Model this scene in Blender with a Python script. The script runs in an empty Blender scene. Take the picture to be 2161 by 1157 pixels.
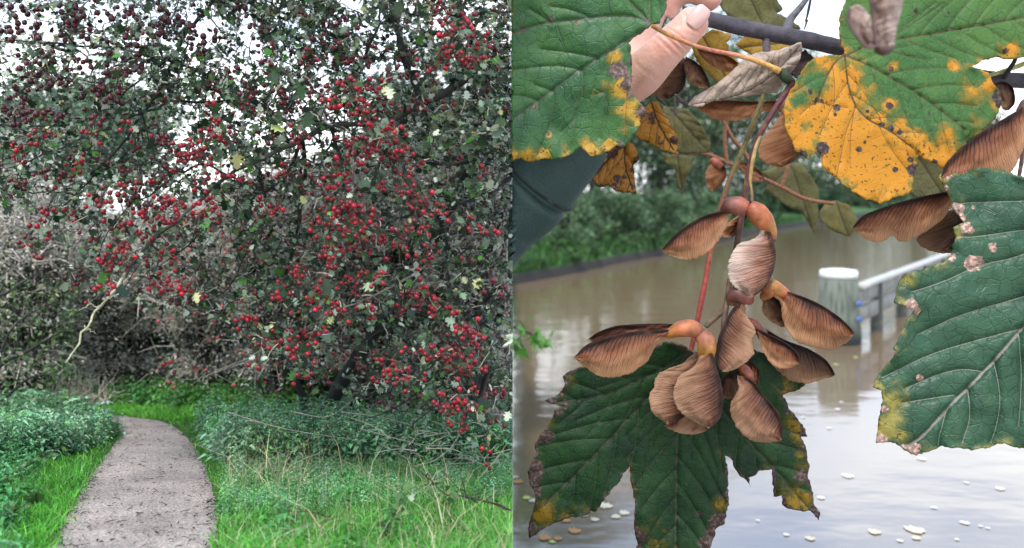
import bpy, math, random
import numpy as np
from mathutils import Vector, Matrix
from mathutils.geometry import delaunay_2d_cdt
R = math.radians
rng = np.random.default_rng(7)
random.seed(7)
C = bpy.context.scene
COL = C.collection
F = 1900.0          # focal length in units of the 2161 px wide picture
H = 4.5             # camera height over the water

# ------------------------------------------------------------------ camera
cam_d = bpy.data.cameras.new('camera')
cam = bpy.data.objects.new('camera', cam_d)
COL.objects.link(cam)
cam.location = (0, 0, H)
cam.rotation_euler = (R(90), 0, 0)
cam_d.sensor_width = 36
cam_d.lens = 36 * F / 2161
cam_d.shift_y = -(578.5 - 400) / 2161
cam_d.clip_start = 0.05
cam_d.clip_end = 2000
cam_d.dof.use_dof = True
cam_d.dof.focus_distance = 6.1
cam_d.dof.aperture_fstop = 1.0
C.camera = cam

# ------------------------------------------------------------------ sky and sun
SUN_EL, SUN_AZ = 58, 205
w = bpy.data.worlds.new('World')
C.world = w
w.use_nodes = True
wn, wl = w.node_tree.nodes, w.node_tree.links
bg = wn['Background']
bg.inputs['Strength'].default_value = 0.11
sky = wn.new('ShaderNodeTexSky')
sky.sky_type = 'NISHITA'
sky.sun_disc = False
sky.sun_elevation = R(SUN_EL)
sky.sun_rotation = R(SUN_AZ)
tc = wn.new('ShaderNodeTexCoord')
mp = wn.new('ShaderNodeMapping'); mp.inputs['Scale'].default_value = (2.2, 2.2, 5.0)
nz = wn.new('ShaderNodeTexNoise'); nz.inputs['Scale'].default_value = 1.5; nz.inputs['Detail'].default_value = 6
nz.inputs['Roughness'].default_value = 0.5
rp = wn.new('ShaderNodeValToRGB')
rp.color_ramp.elements[0].position = 0.38; rp.color_ramp.elements[0].color = (2.9, 4.2, 6.6, 1)
rp.color_ramp.elements[1].position = 0.68; rp.color_ramp.elements[1].color = (9.3, 9.4, 9.5, 1)
mx = wn.new('ShaderNodeMix'); mx.data_type = 'RGBA'; mx.inputs[0].default_value = 0.86
wl.new(tc.outputs['Generated'], mp.inputs[0]); wl.new(mp.outputs[0], nz.inputs['Vector'])
sxyz = wn.new('ShaderNodeSeparateXYZ'); wl.new(tc.outputs['Generated'], sxyz.inputs[0])
elv = wn.new('ShaderNodeMapRange'); elv.inputs[1].default_value = 0.12; elv.inputs[2].default_value = 0.42; elv.inputs[3].default_value = 0.16; elv.inputs[4].default_value = -0.06
wl.new(sxyz.outputs[2], elv.inputs[0])
adn = wn.new('ShaderNodeMath'); adn.operation = 'ADD'; wl.new(nz.outputs['Fac'], adn.inputs[0]); wl.new(elv.outputs[0], adn.inputs[1])
wl.new(adn.outputs[0], rp.inputs[0])
wl.new(sky.outputs[0], mx.inputs[6]); wl.new(rp.outputs[0], mx.inputs[7]); wl.new(mx.outputs[2], bg.inputs['Color'])
sd = bpy.data.lights.new('sun', 'SUN'); sd.energy = 1.5; sd.angle = R(14); sd.color = (1, 0.96, 0.9)
sun = bpy.data.objects.new('sun', sd); COL.objects.link(sun)
az, el = R(SUN_AZ), R(SUN_EL)
sdir = Vector((math.sin(az) * math.cos(el), math.cos(az) * math.cos(el), math.sin(el)))
sun.rotation_euler = sdir.to_track_quat('Z', 'Y').to_euler()
sun.location = (0, 0, 40)
C.view_settings.view_transform = 'Standard'
C.view_settings.look = 'None'
C.view_settings.gamma = 1
C.view_settings.exposure = 1.32

# ------------------------------------------------------------------ helpers
def at(px, py, Y):
    return np.array([Y * (px - 1081) / F, Y, H + Y * (400 - py) / F])

def atv(px, py, Y):
    px, py, Y = np.broadcast_arrays(np.asarray(px, float), np.asarray(py, float), np.asarray(Y, float))
    return np.stack([Y * (px - 1081) / F, Y, H + Y * (400 - py) / F], -1)

def tag(o, label=None, cat=None, group=None, kind=None):
    if label: o['label'] = label
    if cat: o['category'] = cat
    if group: o['group'] = group
    if kind: o['kind'] = kind
    return o

def empty(name, loc, label, cat, group=None):
    o = bpy.data.objects.new(name, None)
    o.empty_display_size = 0.2
    COL.objects.link(o); o.location = Vector([float(v) for v in loc])
    return tag(o, label, cat, group)

def clampx(v, side):
    v = np.array(v, float)
    if side == 'L': v[..., 0] = np.minimum(v[..., 0], 0.004)
    if side == 'R': v[..., 0] = np.maximum(v[..., 0], 0.002)
    return v

def mesh(name, verts, faces, mat, parent=None, smooth=False, col=None, attrs=None, uv=None, loc=None):
    """faces: (n,k) array or list of such arrays; verts in world space"""
    verts = np.asarray(verts, float)
    if loc is None:
        loc = np.array(parent.matrix_basis.translation) if parent and parent.type == 'EMPTY' else (
            verts.mean(0) if parent is None else np.zeros(3))
    loc = np.asarray(loc, float)
    me = bpy.data.meshes.new(name)
    if not isinstance(faces, list): faces = [faces]
    faces = [np.asarray(f, np.int32) for f in faces if len(f)]
    nl = sum(f.size for f in faces); nf = sum(len(f) for f in faces)
    me.vertices.add(len(verts)); me.loops.add(nl); me.polygons.add(nf)
    me.vertices.foreach_set('co', (verts - loc).astype(np.float32).ravel())
    me.loops.foreach_set('vertex_index', np.concatenate([f.ravel() for f in faces]))
    st = []; s = 0
    for f in faces:
        st.append(s + np.arange(len(f)) * f.shape[1]); s += f.size
    me.polygons.foreach_set('loop_start', np.concatenate(st).astype(np.int32))
    if smooth: me.polygons.foreach_set('use_smooth', np.ones(nf, bool))
    if col is not None:
        a = me.attributes.new('Col', 'FLOAT_COLOR', 'POINT')
        c = np.ones((len(verts), 4), np.float32); c[:, :3] = col
        a.data.foreach_set('color', c.ravel())
    if attrs is not None:
        a = me.attributes.new('mask', 'FLOAT_COLOR', 'POINT')
        a.data.foreach_set('color', np.asarray(attrs, np.float32).ravel())
    me.update(calc_edges=True)
    me.validate()
    o = bpy.data.objects.new(name, me)
    COL.objects.link(o)
    if mat: me.materials.append(mat)
    o.location = Vector([float(v) for v in loc])
    if parent:
        o.parent = parent
        if parent.type == 'EMPTY': o.location = (0, 0, 0)
        else:
            root = parent
            o.location = (0, 0, 0)
            wl_ = world_loc(parent)
            # shift vertices so that they stay where they were
            co = np.empty(len(verts) * 3, np.float32)
            me.vertices.foreach_get('co', co)
            co = co.reshape(-1, 3) + (loc - wl_)
            me.vertices.foreach_set('co', co.astype(np.float32).ravel()); me.update()
    return o

def world_loc(o):
    l = np.zeros(3)
    while o:
        l += np.array(o.location); o = o.parent
    return l

def catmull(pts, n):
    p = np.asarray(pts, float)
    if len(p) < 3:
        t = np.linspace(0, 1, n)[:, None]
        return p[0] * (1 - t) + p[-1] * t
    d = np.r_[0, np.cumsum(np.linalg.norm(np.diff(p[:, :2], axis=0), axis=1) + 1e-6)]
    t = np.linspace(0, d[-1], n)
    q = np.vstack([2 * p[0] - p[1], p, 2 * p[-1] - p[-2]])
    i = np.clip(np.searchsorted(d, t, side='right') - 1, 0, len(p) - 2)
    u = ((t - d[i]) / (d[i + 1] - d[i]))[:, None]
    p0, p1, p2, p3 = q[i], q[i + 1], q[i + 2], q[i + 3]
    return 0.5 * ((2 * p1) + (-p0 + p2) * u + (2 * p0 - 5 * p1 + 4 * p2 - p3) * u ** 2 + (-p0 + 3 * p1 - 3 * p2 + p3) * u ** 3)

class Tubes:
    def __init__(s): s.v = []; s.f = []; s.c = []; s.n = 0
    def add(s, pts, rad, sides=5, col=(1, 1, 1)):
        pts = np.asarray(pts, float); rad = np.asarray(rad, float)
        if rad.ndim == 0: rad = np.full(len(pts), float(rad))
        t = np.gradient(pts, axis=0); t /= np.linalg.norm(t, axis=1)[:, None] + 1e-9
        ref = np.array([0.31, 0.2, 0.93]) if abs(t[:, 2]).mean() < 0.8 else np.array([0.95, 0.3, 0.1])
        a = np.cross(t, ref); a /= np.linalg.norm(a, axis=1)[:, None] + 1e-9
        b = np.cross(t, a)
        th = np.arange(sides) * 2 * math.pi / sides
        ring = pts[:, None, :] + rad[:, None, None] * (np.cos(th)[None, :, None] * a[:, None, :] + np.sin(th)[None, :, None] * b[:, None, :])
        m = len(pts)
        s.v.append(ring.reshape(-1, 3))
        i = np.arange(m - 1)[:, None] * sides; j = np.arange(sides)[None, :]; k = (j + 1) % sides
        s.f.append((np.stack([i + j, i + k, i + sides + k, i + sides + j], -1).reshape(-1, 4) + s.n))
        c = np.asarray(col, float)
        s.c.append(np.broadcast_to(c, (m * sides, 3)) if c.ndim == 1 else np.repeat(c, sides, 0))
        s.n += m * sides
    def build(s, name, mat, parent=None, side=None, smooth=True, **k):
        v = clampx(np.vstack(s.v), side)
        return mesh(name, v, np.vstack(s.f), mat, parent, smooth, col=np.vstack(s.c), **k)

def rotmats(n, up=0.0, r=rng):
    """random rotations; up>0 biases the local z axis to point upward"""
    z = r.normal(size=(n, 3)); z[:, 2] += up; z /= np.linalg.norm(z, axis=1)[:, None]
    x = r.normal(size=(n, 3)); x -= (x * z).sum(1)[:, None] * z; x /= np.linalg.norm(x, axis=1)[:, None]
    y = np.cross(z, x)
    return np.stack([x, y, z], -1)

def scatter(name, tv, tf, pos, rot, scale, col, mat, parent=None, side=None, smooth=False, tcol=None, jit=0.0, kind=None):
    """copies of a small template (tv, tf) merged to one mesh; col per copy"""
    tv = np.asarray(tv, float); tf = np.asarray(tf, np.int32)
    n = len(pos)
    s = np.asarray(scale, float)
    if s.ndim == 1: s = s[:, None]
    loc = tv[None] * s[:, None, :]
    v = np.einsum('nij,nkj->nki', rot, loc) + np.asarray(pos)[:, None, :]
    if jit: v += rng.normal(size=v.shape) * jit
    if side == 'L': keep = v[..., 0].min(1) < -0.002
    elif side == 'R': keep = v[..., 0].max(1) > 0.002
    else: keep = np.ones(n, bool)
    v = v[keep]; c = np.asarray(col)[keep]; n = len(v); k = len(tv)
    v = clampx(v, side)
    cc = np.repeat(c, k, 0)
    if tcol is not None: cc = cc * np.tile(tcol, (n, 1))
    f = (tf[None] + (np.arange(n) * k)[:, None, None]).reshape(-1, tf.shape[1])
    o = mesh(name, v.reshape(-1, 3), f, mat, parent, smooth, col=cc)
    if kind: o['kind'] = kind
    return o

def vnoise(x, y, seed=0):
    """value noise, about -1..1"""
    x = np.asarray(x, float); y = np.asarray(y, float)
    xi = np.floor(x).astype(np.int64); yi = np.floor(y).astype(np.int64)
    xf = x - xi; yf = y - yi
    xf = xf * xf * (3 - 2 * xf); yf = yf * yf * (3 - 2 * yf)
    def h(a, b):
        n = (a * 374761393 + b * 668265263 + seed * 1442695041) & 0xffffffff
        n = ((n ^ (n >> 13)) * 1274126177) & 0xffffffff
        return ((n ^ (n >> 16)) & 0xffff) / 32767.5 - 1
    return (h(xi, yi) * (1 - xf) + h(xi + 1, yi) * xf) * (1 - yf) + (h(xi, yi + 1) * (1 - xf) + h(xi + 1, yi + 1) * xf) * yf

def fbm(x, y, seed=0, o=4):
    r = 0; a = 1
    for k in range(o):
        r = r + a * vnoise(x * 2 ** k, y * 2 ** k, seed + k); a *= 0.5
    return r / 1.9

def inpoly(x, y, poly):
    poly = np.asarray(poly, float); x = np.asarray(x); y = np.asarray(y)
    r = np.zeros(x.shape, bool); n = len(poly)
    for i in range(n):
        x1, y1 = poly[i]; x2, y2 = poly[(i + 1) % n]
        if y1 == y2: continue
        c = ((y1 > y) != (y2 > y)) & (x < (x2 - x1) * (y - y1) / (y2 - y1) + x1)
        r ^= c
    return r

def sample_poly(poly, n):
    p = np.asarray(poly, float); lo, hi = p.min(0), p.max(0); out = []
    k = 0
    while k < n:
        q = rng.uniform(lo, hi, (n * 2, 2)); q = q[inpoly(q[:, 0], q[:, 1], p)]
        out.append(q); k += len(q)
    return np.vstack(out)[:n]

def jcol(base, n, v=0.15, hue=0.06):
    """n colours around base"""
    b = np.asarray(base, float)
    c = b[None] * np.exp(rng.normal(size=(n, 1)) * v) * (1 + rng.normal(size=(n, 3)) * hue)
    return np.clip(c, 0.002, 0.95)

def pick(cols, weights, n, v=0.15, hue=0.06):
    cols = np.asarray(cols, float); i = rng.choice(len(cols), n, p=np.asarray(weights) / np.sum(weights))
    c = cols[i] * np.exp(rng.normal(size=(n, 1)) * v) * (1 + rng.normal(size=(n, 3)) * hue)
    return np.clip(c, 0.002, 0.95)

# ------------------------------------------------------------------ materials
def newmat(name):
    m = bpy.data.materials.new(name); m.use_nodes = True
    return m, m.node_tree.nodes, m.node_tree.links, m.node_tree.nodes['Principled BSDF'], m.node_tree.nodes['Material Output']

def mat_foliage(name, rough=0.45, transl=0.3, nscale=30.0, namp=0.35, spec=0.5):
    m, n, l, p, out = newmat(name)
    a = n.new('ShaderNodeAttribute'); a.attribute_name = 'Col'
    tcn = n.new('ShaderNodeTexCoord')
    z = n.new('ShaderNodeTexNoise'); z.inputs['Scale'].default_value = nscale; z.inputs['Detail'].default_value = 3
    l.new(tcn.outputs['Object'], z.inputs['Vector'])
    mr = n.new('ShaderNodeMapRange'); mr.inputs[3].default_value = 1 - namp; mr.inputs[4].default_value = 1 + namp
    l.new(z.outputs['Fac'], mr.inputs[0])
    mu = n.new('ShaderNodeVectorMath'); mu.operation = 'SCALE'
    l.new(a.outputs['Color'], mu.inputs[0]); l.new(mr.outputs[0], mu.inputs[3])
    l.new(mu.outputs[0], p.inputs['Base Color'])
    p.inputs['Roughness'].default_value = rough
    p.inputs['Specular IOR Level'].default_value = spec
    if transl:
        t = n.new('ShaderNodeBsdfTranslucent'); ms = n.new('ShaderNodeMixShader'); ms.inputs[0].default_value = transl
        l.new(mu.outputs[0], t.inputs['Color'])
        l.new(p.outputs[0], ms.inputs[1]); l.new(t.outputs[0], ms.inputs[2]); l.new(ms.outputs[0], out.inputs['Surface'])
    return m

def mat_bark(name, rough=0.85, nscale=18, lich=(0.28, 0.3, 0.2), lf=0.25):
    m, n, l, p, out = newmat(name)
    a = n.new('ShaderNodeAttribute'); a.attribute_name = 'Col'
    tcn = n.new('ShaderNodeTexCoord')
    z = n.new('ShaderNodeTexNoise'); z.inputs['Scale'].default_value = nscale; z.inputs['Detail'].default_value = 6
    z.inputs['Roughness'].default_value = 0.7
    l.new(tcn.outputs['Object'], z.inputs['Vector'])
    r = n.new('ShaderNodeMapRange'); r.inputs[1].default_value = 0.3; r.inputs[2].default_value = 0.7
    r.inputs[3].default_value = 0.45; r.inputs[4].default_value = 1.5
    l.new(z.outputs['Fac'], r.inputs[0])
    mu = n.new('ShaderNodeVectorMath'); mu.operation = 'SCALE'
    l.new(a.outputs['Color'], mu.inputs[0]); l.new(r.outputs[0], mu.inputs[3])
    z2 = n.new('ShaderNodeTexNoise'); z2.inputs['Scale'].default_value = nscale * 0.3; z2.inputs['Detail'].default_value = 4
    l.new(tcn.outputs['Object'], z2.inputs['Vector'])
    r2 = n.new('ShaderNodeMapRange'); r2.inputs[1].default_value = 0.55; r2.inputs[2].default_value = 0.65; r2.inputs[4].default_value = lf
    l.new(z2.outputs['Fac'], r2.inputs[0])
    mix = n.new('ShaderNodeMix'); mix.data_type = 'RGBA'; mix.inputs[7].default_value = (*lich, 1)
    l.new(r2.outputs[0], mix.inputs[0]); l.new(mu.outputs[0], mix.inputs[6]); l.new(mix.outputs[2], p.inputs['Base Color'])
    p.inputs['Roughness'].default_value = rough
    b = n.new('ShaderNodeBump'); b.inputs['Strength'].default_value = 0.6; b.inputs['Distance'].default_value = 0.02
    l.new(z.outputs['Fac'], b.inputs['Height']); l.new(b.outputs[0], p.inputs['Normal'])
    return m

M_HLEAF = mat_foliage('hawthorn leaf', rough=0.34, transl=0.18, spec=0.4)
M_FOL = mat_foliage('foliage', rough=0.5, transl=0.25, spec=0.3)
M_FAR = mat_foliage('far foliage', rough=0.6, transl=0.25, nscale=1.2, namp=0.4, spec=0.2)
M_GRASS = mat_foliage('grass blade', rough=0.5, transl=0.35, nscale=3, namp=0.25)
M_BARK = mat_bark('bark')
M_TWIG = mat_bark('twig bark', nscale=40, lf=0.12)
M_BERRY = mat_foliage('hawthorn berry', rough=0.3, transl=0, nscale=60, namp=0.2)
# ================================================================== LEFT: THE PATH AND THE HAWTHORNS
def gY(py): return 2280.0 / (np.asarray(py, float) - 651)
def gz(x, y):
    """height of the ground on the path side"""
    z = H - 1.2 - 0.132 * np.minimum(y, 16) - 0.02 * np.maximum(y - 16, 0)
    off = np.abs(np.asarray(x) - path_c(y)) - 0.5
    w_ = np.clip(off / 0.8, 0, 1)
    return z + w_ * 0.05 * fbm(np.asarray(x) * 1.3, np.asarray(y) * 1.3, 3)

_edges = [(1500, -150, 600), (1300, 10, 520), (1157, 105, 463), (1100, 133, 462), (1050, 165, 455), (1000, 196, 440), (960, 224, 420),
          (930, 248, 400), (910, 258, 380), (898, 254, 362), (890, 232, 340), (884, 190, 300), (878, 120, 235), (870, 20, 150), (860, -120, 20)]
_py = np.array([e[0] for e in _edges], float)
_Y = gY(_py)
_xl = _Y * (np.array([e[1] for e in _edges]) - 1081) / F
_xr = _Y * (np.array([e[2] for e in _edges]) - 1081) / F
def path_l(y): return np.interp(y, _Y, _xl)
def path_r(y): return np.interp(y, _Y, _xr)
def path_c(y): return (path_l(y) + path_r(y)) / 2

def ground_pts(q):
    """picture positions on the ground -> world points"""
    Y = gY(q[:, 1]); x = Y * (q[:, 0] - 1081) / F
    return np.stack([x, Y, gz(x, Y)], -1)

# --- the ground sheet
ys = np.r_[-4:3:1.0, 3:13:0.12, 13:30:1.0, 30:260:12.0]
xs = np.r_[-200:-20:12.0, -20:-8:1.0, -8:0:0.1, -0.002]
X, Yg = np.meshgrid(xs, ys)
Z = gz(X, Yg)
nv = X.size; nx = len(xs); ny = len(ys)
V = np.stack([X, Yg, Z], -1).reshape(-1, 3)
i, j = np.meshgrid(np.arange(ny - 1), np.arange(nx - 1), indexing='ij')
Fq = np.stack([i * nx + j, i * nx + j + 1, (i + 1) * nx + j + 1, (i + 1) * nx + j], -1).reshape(-1, 4)
# a bank down to the water level on the open side
e = np.arange(ny) * nx + nx - 1
sk = V[e].copy(); sk[:, 2] = -0.6
V2 = np.vstack([V, sk]); k = np.arange(ny - 1)
Fs = np.stack([e[k], nv + k, nv + k + 1, e[k + 1]], -1)
def mat_ground():
    m, n, l, p, out = newmat('soil and low green')
    tcn = n.new('ShaderNodeTexCoord')
    z = n.new('ShaderNodeTexNoise'); z.inputs['Scale'].default_value = 3.0; z.inputs['Detail'].default_value = 8
    r = n.new('ShaderNodeValToRGB')
    r.color_ramp.elements[0].position = 0.35; r.color_ramp.elements[0].color = (0.025, 0.05, 0.014, 1)
    r.color_ramp.elements[1].position = 0.7; r.color_ramp.elements[1].color = (0.06, 0.16, 0.025, 1)
    l.new(tcn.outputs['Object'], z.inputs['Vector']); l.new(z.outputs['Fac'], r.inputs[0]); l.new(r.outputs[0], p.inputs['Base Color'])
    p.inputs['Roughness'].default_value = 0.95
    return m
g = mesh('ground', V2, [Fq, Fs], mat_ground(), smooth=True, loc=(0, 0, 0)); tag(g, kind='structure')

# --- the path
def mat_path():
    m, n, l, p, out = newmat('fine pinkish gravel')
    tcn = n.new('ShaderNodeTexCoord')
    def noise(s, d, rr=0.6):
        z = n.new('ShaderNodeTexNoise'); z.inputs['Scale'].default_value = s; z.inputs['Detail'].default_value = d; z.inputs['Roughness'].default_value = rr
        l.new(tcn.outputs['Object'], z.inputs['Vector']); return z
    z1 = noise(70, 4, 0.85); z2 = noise(2.2, 5); z3 = noise(34, 5, 0.8)
    r = n.new('ShaderNodeValToRGB')
    r.color_ramp.elements[0].position = 0.40; r.color_ramp.elements[0].color = (0.13, 0.145, 0.13, 1)
    r.color_ramp.elements[1].position = 0.56; r.color_ramp.elements[1].color = (0.53, 0.415, 0.365, 1)
    x = r.color_ramp.elements.new(0.64); x.color = (0.66, 0.6, 0.53, 1)
    l.new(z1.outputs['Fac'], r.inputs[0])
    r2 = n.new('ShaderNodeMapRange'); r2.inputs[1].default_value = 0.3; r2.inputs[2].default_value = 0.7; r2.inputs[3].default_value = 0.62; r2.inputs[4].default_value = 1.18
    l.new(z2.outputs['Fac'], r2.inputs[0])
    mu = n.new('ShaderNodeVectorMath'); mu.operation = 'SCALE'; l.new(r.outputs[0], mu.inputs[0]); l.new(r2.outputs[0], mu.inputs[3])
    r3 = n.new('ShaderNodeMapRange'); r3.inputs[1].default_value = 0.60; r3.inputs[2].default_value = 0.66
    l.new(z3.outputs['Fac'], r3.inputs[0])
    mix = n.new('ShaderNodeMix'); mix.data_type = 'RGBA'; mix.inputs[7].default_value = (0.06, 0.045, 0.035, 1)
    l.new(r3.outputs[0], mix.inputs[0]); l.new(mu.outputs[0], mix.inputs[6]); l.new(mix.outputs[2], p.inputs['Base Color'])
    p.inputs['Roughness'].default_value = 0.9
    b = n.new('ShaderNodeBump'); b.inputs['Strength'].default_value = 0.5; b.inputs['Distance'].default_value = 0.01
    l.new(z1.outputs['Fac'], b.inputs['Height']); l.new(b.outputs[0], p.inputs['Normal'])
    return m
yy = np.linspace(1.8, _Y.max() - 0.05, 420)
wob = 0.025 * fbm(yy * 6, yy * 0, 5); wob2 = 0.025 * fbm(yy * 6, yy * 0 + 9, 6)
t = np.linspace(0, 1, 14)
PX = (path_l(yy) + wob)[:, None] * (1 - t) + (path_r(yy) + wob2)[:, None] * t
PYv = np.repeat(yy[:, None], 14, 1)
PZ = gz(PX, PYv) + 0.006 + 0.018 * np.sin(t * math.pi)[None] 
V = np.stack([PX, PYv, PZ], -1).reshape(-1, 3)
i, j = np.meshgrid(np.arange(419), np.arange(13), indexing='ij')
Fq = np.stack([i * 14 + j, i * 14 + j + 1, (i + 1) * 14 + j + 1, (i + 1) * 14 + j], -1).reshape(-1, 4)
pth = mesh('path', V, Fq, mat_path(), smooth=True, loc=(0, 0, 0)); tag(pth, kind='structure')

# --- dead leaves and twigs on the path
n = 2600
y_ = gY(rng.uniform(884, 1200, n)); s_ = rng.uniform(0, 1, n)
edge = rng.random(n) < 0.62
s_ = np.where(edge, np.where(rng.random(n) < 0.5, rng.normal(0.0, 0.05, n), rng.normal(1.0, 0.05, n)), s_)
x_ = path_l(y_) * (1 - s_) + path_r(y_) * s_
pos = np.stack([x_, y_, gz(x_, y_) + 0.02 + 0.014 * np.sin(np.clip(s_, 0, 1) * math.pi)], -1)
lt = np.array([(-1, 0, 0.1), (-0.3, 0.35, 0.35), (0.5, 0.25, 0.1), (1, 0, 0.4), (0.4, -0.3, 0.2), (-0.4, -0.25, 0)])
lf = [(0, 5, 4, 1), (1, 4, 3, 2)]
sc = np.exp(rng.normal(-4.95, 0.4, n)); big = rng.random(n) < 0.05; sc[big] *= 1.8
o = scatter('leaf_litter', lt, lf, pos, rotmats(n, 6), sc, pick([(0.035, 0.028, 0.022), (0.09, 0.065, 0.045), (0.2, 0.13, 0.07)], [6, 3, 1], n), M_FOL, side='L')
tag(o, 'dark dead leaves strewn over the gravel path and along its edges', 'leaf litter', kind='stuff')
n = 230
y_ = gY(rng.uniform(884, 1180, n)); s_ = np.where(rng.random(n) < 0.6, rng.choice([0, 1], n) + rng.normal(0, 0.06, n), rng.uniform(0, 1, n))
x_ = path_l(y_) * (1 - s_) + path_r(y_) * s_
tb = Tubes()
for a in range(n):
    L = random.uniform(0.008, 0.032); an = random.uniform(0, 3.14)
    p0 = np.array([x_[a], y_[a], gz(x_[a], y_[a]) + 0.03]); d = np.array([math.cos(an), math.sin(an), random.uniform(-.1, .1)]) * L
    tb.add([p0 - d, p0 + [0, 0, 0.004], p0 + d], 0.0022, 3, (0.04, 0.03, 0.025))
o = tb.build('fallen_twigs', M_TWIG, side='L'); tag(o, 'tiny dark twigs lying on the gravel path', 'twigs', kind='stuff')

# --- grass
def blades(name, polys, n, cols, wts, hgt, wid, lean, label, cat, kind='stuff'):
    Q = []
    tot = sum(wt for _, wt in polys)
    for poly, wt in polys: Q.append(sample_poly(poly, int(n * wt / tot)))
    q = np.vstack(Q); p = ground_pts(q)
    ok = (p[:, 0] < path_l(p[:, 1]) + 0.01 + 0.035 * rng.normal(size=len(p))) | (p[:, 0] > path_r(p[:, 1]) - 0.01 + 0.035 * rng.normal(size=len(p)))
    p = p[ok]; m = len(p)
    # tufts: pull blades toward tuft centres
    an = rng.uniform(0, 2 * math.pi, m)
    h = hgt * np.exp(rng.normal(0, 0.35, m)) * (1 + 0.5 * fbm(p[:, 0] * 3, p[:, 1] * 3, 11))
    w_ = wid * np.exp(rng.normal(0, 0.3, m))
    ln = lean * np.abs(rng.normal(0.6, 0.5, m)) * h
    d = np.stack([np.cos(an), np.sin(an), 0 * an], -1); s = np.stack([-np.sin(an), np.cos(an), 0 * an], -1)
    an2 = an + rng.normal(0, 0.9, m); s = np.stack([-np.sin(an2), np.cos(an2), 0 * an], -1)
    up = np.array([0, 0, 1.0])
    c1 = p + d * (ln * 0.25)[:, None] + up * (h * 0.5)[:, None]
    c2 = p + d * ln[:, None] + up * (h * 0.92)[:, None]
    v = np.stack([p - s * w_[:, None], p + s * w_[:, None], c1 + s * (w_ * .8)[:, None], c1 - s * (w_ * .8)[:, None], c2], 1)
    c = pick(cols, wts, m, 0.22, 0.06)
    pt = fbm(p[:, 0] * 1.2, p[:, 1] * 1.2, 21)[:, None]; c = np.clip(c * (1 + 0.3 * pt), 0.003, 0.9)
    v = clampx(v, 'L').reshape(-1, 3); b = np.arange(m) * 5
    o = mesh(name, v, [np.stack([b, b + 1, b + 2, b + 3], -1), np.stack([b + 3, b + 2, b + 4], -1)], M_GRASS, col=np.repeat(c, 5, 0), loc=(0, 0, 0))
    return tag(o, label, cat, kind=kind)

PL = [(-120, 905), (262, 905), (262, 940), (250, 1000), (180, 1080), (140, 1200), (-160, 1230)]
PR = [(330, 884), (400, 886), (560, 905), (1090, 930), (1090, 1230), (440, 1230), (455, 1050), (400, 930)]
PF = [(-60, 862), (180, 866), (240, 884), (330, 884), (400, 890), (560, 892), (700, 880), (560, 862), (300, 858), (-60, 860)]
GREEN = [(0.07, 0.30, 0.03), (0.11, 0.42, 0.04), (0.20, 0.52, 0.07), (0.05, 0.2, 0.02)]
blades('grass', [(PL, 1.0), (PR, 2.0), (PF, 0.9)], 70000, GREEN, [3, 4, 2, 1.5], 0.045, 0.003, 1.1,
       'short bright green grass on both verges of the path', 'grass')
blades('far_verge_grass', [([(150, 858), (420, 862), (430, 888), (345, 887), (210, 884)], 1)], 9000, [(0.16, 0.52, 0.06), (0.26, 0.62, 0.10)], [1, 1], 0.05, 0.004, 0.8,
       'bright green grass verge beyond the far bend of the path', 'grass')
blades('long_grass', [([(470, 1000), (1090, 990), (1090, 1230), (470, 1230)], 3), ([(560, 940), (1090, 960), (1090, 1000), (480, 1000)], 1)], 15000,
       [(0.09, 0.32, 0.05), (0.15, 0.42, 0.08), (0.36, 0.42, 0.18), (0.60, 0.54, 0.38)], [5, 5, 1.2, 0.5], 0.065, 0.0024, 1.6,
       'long arching grass with pale dry blades right of the path', 'grass')
blades('dry_grass', [([(640, 1010), (1090, 1000), (1090, 1200), (520, 1200)], 1), ([(480, 960), (700, 960), (640, 1060), (480, 1060)], 1)], 700,
       [(0.55, 0.48, 0.3), (0.42, 0.34, 0.2)], [1, 1], 0.2, 0.0022, 1.6,
       'straw coloured dead stems tangled in the long grass', 'dry grass')

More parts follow.
